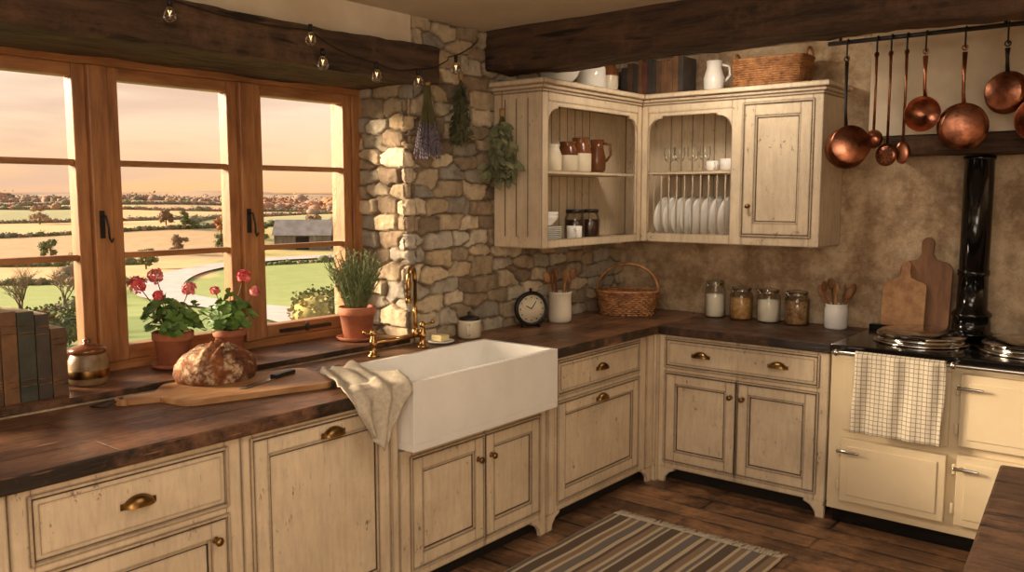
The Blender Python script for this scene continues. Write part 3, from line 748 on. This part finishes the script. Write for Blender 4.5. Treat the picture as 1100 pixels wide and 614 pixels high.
for i,(w,h,dp,c) in enumerate([(.045,.30,.19,3),(.05,.31,.19,1),(.05,.33,.2,5),(.05,.34,.2,0),(.058,.36,.2,0),(.05,.345,.2,3),(.055,.34,.19,2),(.046,.325,.2,1),(.052,.265,.16,0)]):
    x1=-.05
    m.box(x1-dp,x1,y,y+w,.951,.951+h*.92,'book%d'%c); m.box(x1-dp+.004,x1-.006,y+.003,y+w-.003,.955,.951+h*.92+.0005,'paper')
    for zz in (.16,.22,.7,.78): m.box(x1-.001,x1+.0015,y+.001,y+w-.001,.951+h*zz,.951+h*zz+.004,'brass')
    y+=w+.003
m.build('book_row',bevel=.004)
m=MB()
x=.16
for i in range(12):
    w=ru(.025,.045); h=ru(.18,.23); m.box(x,x+w,-.29,-.12,2.264,2.264+h,'book%d'%random.choice([0,1,3,3,5])); m.box(x+.003,x+w-.003,-.285,-.125,2.27,2.2645+h,'paper'); x+=w+.002
m.build('book_row',bevel=.002)
m=MB(); c=(-.18,-3.50,.951)
m.lathe([(.055,0),(.068,.01),(.072,.05),(.07,.09),(.06,.115),(.058,.12)],c,'stoneware',32)
m.lathe([(.064,.12),(.066,.135),(.05,.145),(.02,.15),(.012,.158),(.016,.17),(.0001,.176)],c,'glaze_brown',32)
m.lathe([(.0725,.03),(.074,.035),(.0735,.055),(.0722,.06)],c,'brass',32,cap=False); m.build('storage_crock')
# plants
def pot(m,c,r,h):
    m.lathe([(r*.68,0),(r*.72,.004),(r*.92,h*.75),(r*1.0,h*.76),(r*1.04,h*.8),(r*1.04,h*.98),(r*1.0,h),(r*.9,h),(r*.88,h*.86),(.0001,h*.87)],c,'terracotta',32)
    m.lathe([(r*.86,h*.88),(.0001,h*.9)],c,'soil',24)
    m.lathe([(r*.8,-.0),(r*1.05,.004),(r*1.12,.02),(r*1.08,.02),(r*.8,.006)],c,'terracotta',32)
def leafdisc(m,c,r,nrm,mat,k=9):
    n=Vector(nrm).normalized(); a=n.orthogonal().normalized(); b=n.cross(a); c=Vector(c)
    rot=ru(0,6.28)
    vs=[tuple(c-n*r*.18)]
    N_=k*2
    for i in range(N_):
        an=rot+2*pi*i/N_*.93; q=r*(1 if i%2 else .86); vs.append(tuple(c+(a*math.cos(an)+b*math.sin(an))*q+n*(r*.08*math.sin(3*an))))
    m.add(vs,[(0,i,i+1) for i in range(1,N_)],mat,True)
def geranium(name,c,r,h,spread,nl,heads,mats):
    m=MB(); pot(m,c,r,h); c=Vector(c); base=c+Vector((0,0,h*.9))
    for i in range(nl):
        a=ru(0,6.28); q=math.sqrt(rnd())*spread; zz=ru(.03,.15)*(1.25-q/spread*.5)
        t=base+Vector((q*math.cos(a),q*math.sin(a),zz)); 
        m.tube([base+Vector((.2*q*math.cos(a),.2*q*math.sin(a),0)),(base+t)/2+Vector((0,0,.02)),t],.002,'stem',5)
        leafdisc(m,t,ru(.022,.038),(math.cos(a)*.7+ru(-.3,.5),math.sin(a)*.7+ru(-.5,.3),.8),'leaf')
    for (dx,dy,dz,hr),mt in zip(heads,mats):
        t=base+Vector((dx,dy,dz)); m.tube([base,(base+t)/2+Vector((dx*.1,0,.01)),t],.0022,'stem',5)
        for k in range(60):
            d=Vector((ru(-1,1),ru(-1,1),ru(-.6,1))).normalized(); leafdisc(m,t+d*hr*ru(.6,1),.012,d+Vector((ru(-.4,.4),ru(-.4,.4),0)),mt if rnd()>.25 else 'petal_pink',3)
    m.build(name,fix=False)
geranium('potted_geranium',(-.24,-3.12,.951),.08,.15,.13,75,[(-.02,-.13,.215,.040),(.03,-.08,.25,.032),(.02,.07,.185,.030),(.1,-.11,.18,.02)],['petal_red','petal_pink','petal_pink','petal_red'])
geranium('potted_geranium',(-.23,-2.86,.951),.068,.13,.105,55,[(0,.08,.235,.033),(.05,.10,.17,.022),(-.04,-.04,.18,.02)],['petal_red','petal_pink','petal_pink'])
m=MB(); c=(-.17,-2.185,.951); pot(m,c,.092,.165); base=Vector(c)+Vector((0,0,.15))
for i in range(120):
    a=ru(0,6.28); q=ru(0,1)**.6; L=ru(.16,.31)*(1.1-.3*q); lean=.5*q
    p0=base+Vector((.05*q*math.cos(a),.05*q*math.sin(a),0)); P=[]
    for k in range(7):
        t=k/6; P.append(p0+Vector((math.cos(a)*lean*L*t**1.3,math.sin(a)*lean*L*t**1.3,L*t))+Vector((ru(-.003,.003),ru(-.003,.003),0)))
    m.tube(P,.0016,'stem',4)
    for k in range(28):
        t=.1+.9*k/28; i0=min(5,int(t*6)); q0=P[i0].lerp(P[i0+1],t*6-i0); an=ru(0,6.28)
        d=Vector((math.cos(an),math.sin(an),ru(.5,1.2))).normalized()*ru(.016,.028); s2=d.orthogonal().normalized()*.002
        m.add([tuple(q0-s2),tuple(q0+s2),tuple(q0+d+s2*.4),tuple(q0+d-s2*.4)],[(0,1,2,3)],'rosemary')
m.build('potted_rosemary',fix=False)
def lav(name,x,y,zt,L):
    m=MB(); top=Vector((x,y,zt))
    m.tube([top+Vector((0,0,.0)),top+Vector((-.01,0,.08))],.003,'twine',6); m.cyl((x,y,zt+.02),(x,y,zt-.03),.016,'twine',12)
    for i in range(90):
        a=ru(0,6.28); q=math.sqrt(rnd()); e=top+Vector((.055*q*math.cos(a)*.7,.085*q*math.sin(a),-L*ru(.72,1)))
        m.tube([top+Vector((.01*math.cos(a)*q,.01*math.sin(a)*q,.05)),top.lerp(e,.3)+Vector((0,0,0))*1,e],.0014,'stem',4)
        for k in range(6):
            t=1-.30*k/6; q0=top.lerp(e,t); m.ell(q0,(.0052,.0052,.008),'lavender_bud',5,4)
    m.build(name,fix=False)
lav('dried_lavender_bunch',.09,-1.94,2.22,.38)
def leafy(name,x,y,zt,L,spread,mat_,lr,n=26):
    m=MB(); top=Vector((x,y,zt)); m.tube([top,top+Vector((0,0,.10))],.003,'twine',6); m.cyl((x,y,zt+.01),(x,y,zt-.03),.014,'twine',10)
    for i in range(n):
        a=ru(0,6.28); q=math.sqrt(rnd()); e=top+Vector((spread*q*math.cos(a),spread*q*math.sin(a),-L*ru(.75,1)))
        mid=top.lerp(e,.5); m.tube([top,mid,e],.0018,'stem',4)
        for k in range(9):
            t=.2+.8*k/9; q0=top.lerp(e,t); d=Vector((ru(-1,1),ru(-1,1),ru(-1.4,-.3))).normalized(); s2=d.cross(Vector((ru(-1,1),ru(-1,1),.3))).normalized()
            l=lr*ru(.7,1.2); w=l*.24; nn=d.cross(s2)*l*.08
            m.add([tuple(q0),tuple(q0+d*l*.35+s2*w+nn),tuple(q0+d*l*.75+s2*w*.8+nn),tuple(q0+d*l),tuple(q0+d*l*.75-s2*w*.8+nn),tuple(q0+d*l*.35-s2*w+nn)],[(0,1,2,3,4,5)],mat_)
    m.build(name,fix=False)
leafy('dried_herb_bunch',.09,-1.70,2.27,.37,.06,'herb_dark',.04,34)
leafy('dried_sage_bunch',.17,-1.47,2.10,.38,.09,'sage',.075,30)
# string lights
m=MB(); P=[]; 
keys=[(-4.2,2.36),(-3.3,2.36),(-2.68,2.34),(-2.32,2.25),(-2.06,2.25),(-1.80,2.34),(-1.55,2.47)]
for (a,b),(c,d) in zip(keys,keys[1:]):
    for i in range(6): t=i/6; P.append((.135 if a<-1.8 else .10,a+(c-a)*t,b+(d-b)*t-.02*math.sin(pi*t)))
P.append((.08,-1.55,2.47)); m.tube(P,.003,'iron',6)
for y,z in ((-3.3,2.36),(-2.68,2.36),(-2.62,2.27),(-2.32,2.25),(-2.06,2.25),(-1.80,2.34)):
    m.cyl((.15,y,z),(.15,y,z-.03),.009,'iron',10); m.lathe([(.008,0),(.018,-.014),(.026,-.034),(.020,-.052),(.0001,-.06)],(.15,y,z-.03),'bulb_glass',16)
    m.tube([(.15,y-.006,z-.045),(.15,y,z-.06),(.15,y+.006,z-.045)],.0022,'filament',6)
m.build('string_lights')
# crockery
def crockjar(name,c,r,h,two=True,mt='ceramic_cream'):
    m=MB(); m.lathe([(r*.8,0),(r,.01),(r,h*.6),(r*.75,h*.82),(r*.7,h*.9),(r*.78,h),(r*.7,h),(r*.62,h*.88),(.0001,h*.8)],c,mt,24)
    if two: m.lathe([(r*1.01,h*.55),(r*1.01,h*.6),(r*.76,h*.82),(r*.71,h*.9),(r*.8,h*1.005)],c,'glaze_brown',24,cap=False)
    m.build(name)
crockjar('stoneware_jar',(.2,-1.19,1.794),.045,.17,False); crockjar('stoneware_jar',(.2,-1.06,1.794),.05,.15,False)
crockjar('stoneware_jar',(.2,-.92,1.794),.06,.17,True)
def jug(name,c,r,h,mt):
    m=MB(); m.lathe([(r*.7,0),(r*.95,.02),(r,h*.45),(r*.7,h*.78),(r*.75,h),(r*.68,h),(r*.62,h*.78),(.0001,h*.5)],c,mt,24)
    m.tube([(c[0]+r*.5,c[1]+r*.5,c[2]+h*.9),(c[0]+r*1.05,c[1]+r*1.0,c[2]+h*.85),(c[0]+r*1.15,c[1]+r*1.05,c[2]+h*.55),(c[0]+r*.72,c[1]+r*.68,c[2]+h*.35)],.008,mt,8)
    m.build(name)
crockjar('stoneware_jar',(.18,-.76,1.794),.065,.20,True); jug('ceramic_jug',(.17,-.57,1.794),.055,.2,'glaze_brown')
m=MB()
for i in range(9): m.lathe([(.05,0),(.09,.008),(.092,.011),(.05,.006)],(.22,-1.15,1.403+i*.0095),'ceramic',28)
m.lathe([(.03,0),(.06,.03),(.07,.055),(.065,.055),(.03,.01)],(.22,-1.15,1.495),'ceramic',24)
m.lathe([(.03,0),(.06,.03),(.07,.055),(.065,.055),(.03,.01)],(.22,-1.15,1.515),'ceramic',24); m.build('plate_stack')
def mug(name,c,r,h,mt='ceramic'):
    m=MB(); m.lathe([(r*.7,0),(r*.95,.012),(r,h),(r*.92,h),(r*.85,.014),(.0001,.012)],c,mt,24)
    m.tube([(c[0]+r*.7,c[1]-r*.7,c[2]+h*.85),(c[0]+r*1.2,c[1]-r*1.2,c[2]+h*.75),(c[0]+r*1.15,c[1]-r*1.15,c[2]+h*.35),(c[0]+r*.65,c[1]-r*.65,c[2]+h*.22)],.006,mt,8)
    m.build(name)
mug('coffee_mug',(.28,-.96,1.403),.045,.085)
for y in (-.80,-.64):
    m=MB(); m.lathe([(.055,0),(.06,.008),(.06,.12),(.05,.145),(.05,.155)],(.17,y,1.403),'jar_glass',22); m.lathe([(.054,.004),(.056,.115),(.0001,.116)],(.17,y,1.403),'jam' ,22)
    m.lathe([(.053,.155),(.053,.175),(.0001,.177)],(.17,y,1.403),'iron',22); m.build('preserve_jar')
for x in (.46,.53,.62,.70):
    m=MB(); m.lathe([(.03,0),(.032,.003),(.004,.008),(.004,.055),(.028,.075),(.036,.11),(.032,.15)],(x,-.2,1.804),'jar_glass',20,cap=False); m.build('drinking_glass')
mug('teacup',(.86,-.22,1.804),.05,.07); mug('teacup',(.76,-.22,1.804),.04,.06)
m=MB()
for i in range(8):
    x=.445+i*.06; Rm=Matrix.Rotation(pi/2+.12,3,'Y')@Matrix.Rotation(.1,3,'X'); 
    m.lathe([(.0001,.004),(.07,.004),(.1,-.010),(.122,-.014),(.122,-.010),(.1,-.005),(.07,.009),(.0001,.009)],(x,-.19,1.533),'ceramic',32,R=Rm)
m.build('plate_set')
m=MB()
for k in range(3): m.lathe([(.05,0),(.1,.05),(.13,.11),(.124,.11),(.09,.05),(.0001,.02)],(.21,-1.02,2.264+k*.018),'ceramic',28)
m.build('mixing_bowl_stack')
crockjar('stoneware_jar',(.21,-.70,2.264),.085,.215,False,'ceramic'); crockjar('stoneware_jar',(.20,-.50,2.264),.06,.20,True)
jug('ceramic_jug',(.755,-.22,2.264),.062,.18,'ceramic')
m=MB(); m.M=Matrix.Translation((1.925,-.100,.957))@Matrix.Rotation(math.radians(-7),4,'X')
pts=arc(.11,.03,.02,-pi/2,0)+arc(.08,.31,.05,0,pi/2)+[(.045,.37),(.028,.40)]+arc(0,.455,.032,-.3,pi+.3,10)+[(-.028,.40),(-.045,.37)]+arc(-.08,.31,.05,pi/2,pi)+arc(-.11,.03,.02,pi,3*pi/2)
m.prism(pts,0,.022,'xz','board_dark'); m.build('chopping_board',bevel=.004)
m=MB(); m.M=Matrix.Translation((1.835,-.145,.957))@Matrix.Rotation(math.radians(-8),4,'X')
pts=arc(.09,.03,.02,-pi/2,0)+arc(.08,.22,.03,0,pi/2)+[(.03,.27),(.022,.31)]+arc(0,.335,.025,-.3,pi+.3,8)+[(-.022,.31),(-.03,.27)]+arc(-.08,.22,.03,pi/2,pi)+arc(-.09,.03,.02,pi,3*pi/2)
m.prism(pts,0,.02,'xz','board_wood'); m.build('chopping_board',bevel=.004)
# rug
m=MB(); m.grid(lambda a,b:(.76+.90*a,-3.1+1.83*b,.009+.003*noise.noise(Vector((a*5,b*9,0)))),40,80,'rug_stripe')
for i in range(60):
    x=.765+.885*i/59
    m.tube([(x,-1.272,.01),(x+ru(-.006,.006),-1.24,.008),(x+ru(-.01,.01),-1.20,.004)],.0035,'linen',5)
m.build('striped_rug',solid=.008)
m=MB(); m.M=Matrix.Translation((2.66,-2.25,0))@Matrix.Rotation(math.radians(5),4,'Z')
for k in range(9): m.box(0,.86,-.168-k*.17,-k*.17,.845,.90,'island_wood')
m.box(.05,.80,-1.5,-.05,.74,.844,'island_wood')
for x in (.05,.72):
    for y in (-1.5,-.13): m.box(x,x+.08,y,y+.08,0,.745,'island_wood')
m.build('wooden_kitchen_table',bevel=.008)
# ------------------------------------------------------------------ exterior
cam0=Vector((3.08,-4.98,0)); dS=Vector((-.871,.491,0)); dT=Vector((.491,.871,0))
prof=[(0,-.6),(6,-1.0),(20,-2.0),(40,-4.4),(80,-8.0),(110,-8.8),(170,-8.6),(210,-6.6),(300,-3.2),(400,-.7),(480,.6),(620,0),(900,-8)]
def hprof(s):
    for (a,b),(c,d) in zip(prof,prof[1:]):
        if s<=c: t=(s-a)/(c-a); t=max(0,t); return b+(d-b)*t
    return prof[-1][1]
def hs(s): return (hprof(s-12)+hprof(s)*2+hprof(s+12))/4 if s>20 else hprof(s)
def ground(s,t): return hs(s)+ (.007*s)*noise.noise(Vector((s/110,t/80,.5)))*2.0+min(2.2,s/180)*noise.noise(Vector((s/45,t/40,4)))*.8
def W(s,t,dz=0):
    q=cam0+dS*s+dT*t; return Vector((q.x,q.y,ground(s,t)+dz))
ns,nt=190,130; vs=[];cols=[];fs=[]
G=lin((138,152,86));G2=lin((114,134,70));Au=lin((200,168,122));Ta=lin((182,154,118));Br=lin((158,134,112));Ye=lin((182,168,112));Gf=lin((156,154,112))  # fields get paler with distance, haze put into their colours
def fieldcol(s,t):
    k=s+10*noise.noise(Vector((t/35,s/60,0)))+.12*t
    be=t/max(s,1)
    if k<62: c=G2
    elif k<128: c=G
    elif k<165: c=G if be>.04 else Au
    elif k<205: c=Ye if be>.06 else Ta
    elif k<245: c=Au if be<.0 else Gf
    elif k<300: c=Gf if be<-.06 else Au
    elif k<350: c=Ye if be<-.02 else Ta
    else: c=Br
    return c
for j in range(ns+1):
    s=4.2+880*(j/ns)**2.1
    for i in range(nt+1):
        b_=-1.0+2.2*i/nt; t=s*math.tan(b_*.75)
        q=W(s,t); 
        if q.x>-.75: q.x=-.75-.0001*i
        vs.append(tuple(q)); cols.append(fieldcol(s,t)[:3])
for j in range(ns):
    for i in range(nt): q=j*(nt+1)+i; fs.append((q,q+1,q+nt+2,q+nt+1))
colmesh('countryside_ground',vs,fs,cols,'terrain_mat')
rp=[(34,6.4),(46,6.2),(60,5.2),(75,3.2),(90,.8),(102,-1.2),(116,-1.6),(130,.2),(142,4.0),(152,10),(158,18),(160,32)]
m=MB(); P=[]
for i in range(len(rp)-1):
    for k in range(10):
        t=k/10; a=rp[max(0,i-1)];b=rp[i];c=rp[i+1];d=rp[min(len(rp)-1,i+2)]
        P.append(tuple(.5*((2*b[n])+(-a[n]+c[n])*t+(2*a[n]-5*b[n]+4*c[n]-d[n])*t*t+(-a[n]+3*b[n]-3*c[n]+d[n])*t**3) for n in (0,1)))
vs=[];fs=[]
for i,(s,t) in enumerate(P):
    a=P[max(0,i-1)];b=P[min(len(P)-1,i+1)]; d=Vector((b[0]-a[0],b[1]-a[1])).normalized(); n=Vector((-d.y,d.x))
    hw=1.4+1.4*min(1,s/110)
    for w in (-hw,-hw/3,hw/3,hw): q=W(s+n.x*w,t+n.y*w,.3); vs.append(tuple(q))
for i in range(len(P)-1):
    for k in range(3): fs.append((i*4+k,i*4+k+1,i*4+k+5,i*4+k+4))
m.add(vs,fs,'road_mat',True); m.build('country_road')
bm=bmesh.new(); bmesh.ops.create_icosphere(bm,subdivisions=2,radius=1); IV2=[v.co.copy() for v in bm.verts]; IF2=[tuple(v.index for v in f.verts) for f in bm.faces]; bm.free()
def foliage(m,c,r,n,size,mat_,core=.72):
    sd=Vector((ru(0,50),ru(0,50),ru(0,50))); c=Vector(c)
    if core: m.add([tuple(c+Vector((v.x*r[0],v.y*r[1],v.z*r[2]))*core*(1+.3*noise.noise(v*2.2+sd))) for v in IV2],IF2,mat_,True)
    for i in range(n):
        d=Vector((ru(-1,1),ru(-1,1),ru(-1,1)))
        if d.length<.05: continue
        d.normalize(); k=ru(.7,1.0)*(1+.35*noise.noise(d*2.2+sd))
        q=c+Vector((d.x*r[0],d.y*r[1],d.z*r[2]))*k
        a=Vector((ru(-1,1),ru(-1,1),ru(-1,1))).normalized(); b=a.orthogonal().normalized(); l=size*ru(.5,1.2)
        m.add([tuple(q-a*l-b*l*.5),tuple(q+a*l*.9-b*l*.6),tuple(q+a*l*.7+b*l*.7),tuple(q-a*l*.8+b*l*.6)],[(0,1,2,3)],mat_)
def tree(m,s,t,h,mat_):
    b=W(s,t); m.cyl(b-Vector((0,0,.3)),b+Vector((0,0,h*.5)),h*.035,'tree_brown',6)
    for i in range(12):
        q=h*.26; foliage(m,b+Vector((ru(-1,1)*q,ru(-1,1)*q,h*ru(.20,.78))),(h*.16,h*.16,h*.13),60,h*.026,mat_)
def hedge(name,fns):
    m=MB()
    for fn,n,r,mats_ in fns:
        for i in range(n):
            s,t=fn(i/(n-1)); k=ru(.7,1.3)*(1.6 if rnd()>.93 else 1); foliage(m,W(s,t,r*.3*k),(r*k*1.3,r*k*1.3,r*k),30,r*.2,random.choice(mats_))
    m.build(name,fix=False)
hm=['hedge_mat','hedge_mat','tree_brown','tree_green']; hf=['hedge_hazed','hedge_hazed','tree_hazed']
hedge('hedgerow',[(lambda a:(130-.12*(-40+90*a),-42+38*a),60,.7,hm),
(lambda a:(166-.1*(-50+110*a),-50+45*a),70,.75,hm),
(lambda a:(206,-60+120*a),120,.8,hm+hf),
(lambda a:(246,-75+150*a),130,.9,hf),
(lambda a:(302,-90+180*a),140,1.0,hf+['tree_hazed_autumn']),
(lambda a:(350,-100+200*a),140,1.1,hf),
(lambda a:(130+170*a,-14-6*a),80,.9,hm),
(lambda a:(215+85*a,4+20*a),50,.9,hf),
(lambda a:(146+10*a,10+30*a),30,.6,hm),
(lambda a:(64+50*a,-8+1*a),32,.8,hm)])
hedge('woodland',[(lambda a:(415+ru(-25,30),-120+180*a),230,2.3,['tree_hazed','tree_hazed','tree_hazed_autumn','hedge_hazed']),
(lambda a:(335+ru(-14,22),24+75*a),260,2.2,['tree_hazed_autumn','tree_hazed_autumn','tree_hazed','tree_autumn'])])
m=MB()
for (s,t,h,mt) in ((150,-4,4.5,'tree_green'),(172,1,4.5,'tree_brown'),(172,9,4.5,'tree_green'),(190,13,6,'tree_green'),(196,10,5,'tree_autumn'),(192,34,6,'tree_autumn'),(194,30,5.5,'tree_brown'),(190,38,6,'tree_green'),(184,17,5,'tree_green'),(230,-20,6,'hedge_hazed'),(240,-30,6,'tree_hazed'),(172,-20,4.5,'tree_green'),(205,3,5,'tree_green'),(208,-1,5,'tree_brown')):
    tree(m,s,t,h,mt)
m.build('tree_group',fix=False)
m=MB()
for i in range(24):
    s=ru(40,56); t=s*ru(.145,.21); foliage(m,W(s,t,.6),(1.2,1.2,1.1),220,.12,random.choice(['tree_yellow','tree_green','tree_green']))
for i in range(28):
    s=ru(30,58); t=s*ru(-.19,-.10); foliage(m,W(s,t,.4),(.8,.8,.8),190,.10,random.choice(['tree_brown','tree_green','hedge_mat']))
m.build('garden_shrubs',fix=False)
m=MB()
def branch(p0,d,L,r,dep):
    p1=p0+d*L; m.tube([p0,(p0+p1)/2+Vector((ru(-.05,.05),ru(-.05,.05),0))*L,p1],[r,r*.8,r*.6],'tree_brown',5)
    if dep:
        for k in range(4 if dep>2 else 3):
            nd=(d+Vector((ru(-.8,.8),ru(-.8,.8),ru(-.25,.5)))).normalized(); branch(p0.lerp(p1,ru(.5,1)),nd,L*ru(.6,.8),r*.55,dep-1)
branch(W(48,-7.0),Vector((0,0,1)),1.3,.09,5); branch(W(62,-6.6),Vector((0,0,1)),1.5,.1,4)
m.build('bare_tree',fix=False)
m=MB(); q=W(176,24.9); m.M=Matrix.Translation((q.x,q.y,q.z-.3))@Matrix.Rotation(math.radians(42),4,'Z')
m.box(-5.4,5.4,-3.2,3.2,0,3.2,'barn_wood'); m.prism([(-3.2,3.2),(3.2,3.2),(0,5.7)],-5.4,5.4,'yz','barn_wood')
m.add([(-5.8,-3.7,2.9),(5.8,-3.7,2.9),(5.8,0,5.9),(-5.8,0,5.9),(5.8,3.7,2.9),(-5.8,3.7,2.9)],[(0,1,2,3),(3,2,4,5)],'barn_roof')
m.box(-1.2,1.4,-3.3,-3.15,0,2.6,'dark_gap'); m.box(5.35,5.5,-1.1,1.1,0,2.6,'dark_gap'); m.box(-5.5,-5.35,-1,1,0,2.6,'dark_gap')
m.build('barn')
# ------------------------------------------------------------------ lighting
w=bpy.data.worlds.new('world'); sc.world=w; w.use_nodes=True; t=w.node_tree; t.nodes.clear()
def wn(k): return t.nodes.new(k)
tc=wn('ShaderNodeTexCoord'); sp=wn('ShaderNodeSeparateXYZ'); t.links.new(tc.outputs['Generated'],sp.inputs[0])
rp_=wn('ShaderNodeValToRGB'); t.links.new(sp.outputs[2],rp_.inputs[0])
st=[(0,(.12,.09,.06,1)),(.001,lin((255,194,136))),(.035,lin((255,210,160))),(.09,lin((254,224,192))),(.22,lin((242,228,212))),(.6,lin((208,204,204))),(1,lin((170,175,190)))]
els=rp_.color_ramp.elements
while len(els)<len(st): els.new(.5)
for e,(pp,cc) in zip(els,st): e.position=pp; e.color=cc
mp=wn('ShaderNodeMapping'); mp.inputs['Scale'].default_value=(2,2,16); t.links.new(tc.outputs['Generated'],mp.inputs[0])
nz_=wn('ShaderNodeTexNoise'); nz_.inputs['Scale'].default_value=1.8; nz_.inputs['Detail'].default_value=9; nz_.inputs['Distortion'].default_value=.7; t.links.new(mp.outputs[0],nz_.inputs[0])
cr=wn('ShaderNodeValToRGB'); cr.color_ramp.elements[0].position=.46; cr.color_ramp.elements[0].color=(0,0,0,1); cr.color_ramp.elements[1].position=.66; cr.color_ramp.elements[1].color=(.75,.75,.75,1); t.links.new(nz_.outputs[0],cr.inputs[0])
mx=wn('ShaderNodeMix'); mx.data_type='RGBA'; t.links.new(cr.outputs[0],mx.inputs[0]); t.links.new(rp_.outputs[0],mx.inputs[6]); mx.inputs[7].default_value=lin((228,188,160))
bg=wn('ShaderNodeBackground'); bg.inputs[1].default_value=.92; t.links.new(mx.outputs[2],bg.inputs[0])
wo=wn('ShaderNodeOutputWorld'); t.links.new(bg.outputs[0],wo.inputs[0])
def light(name,kind,loc,target,energy,color,**kw):
    d=bpy.data.lights.new(name,kind); d.energy=energy; d.color=color
    for k,v in kw.items(): setattr(d,k,v)
    o=bpy.data.objects.new(name,d); bpy.context.collection.objects.link(o); o.location=loc
    o.rotation_euler=(Vector(target)-Vector(loc)).to_track_quat('-Z','Y').to_euler(); return o
light('sun','SUN',(-10,-6.5,4.4),(0,0,0.6),13,(1,.77,.52),angle=math.radians(22))
light('room_fill','AREA',(2.2,-3.0,2.5),(2.0,-2.6,0),18,(1,.88,.74),size=1.2)  # added soft fill for the room, no real fixture
light('room_fill','AREA',(3.4,-5.6,2.45),(1.5,-1.5,.9),46,(1,.90,.78),size=1.6)  # added fill behind the camera, stands in for the unseen room's light
light('cupboard_fill','AREA',(1.0,-.95,2.48),(.9,-.5,1.6),8,(1,.84,.66),size=.3)  # added light hidden behind the beam, brightens the cupboards and their tops
sc.view_settings.view_transform='Standard'; sc.view_settings.look='None'; sc.view_settings.exposure=0.3
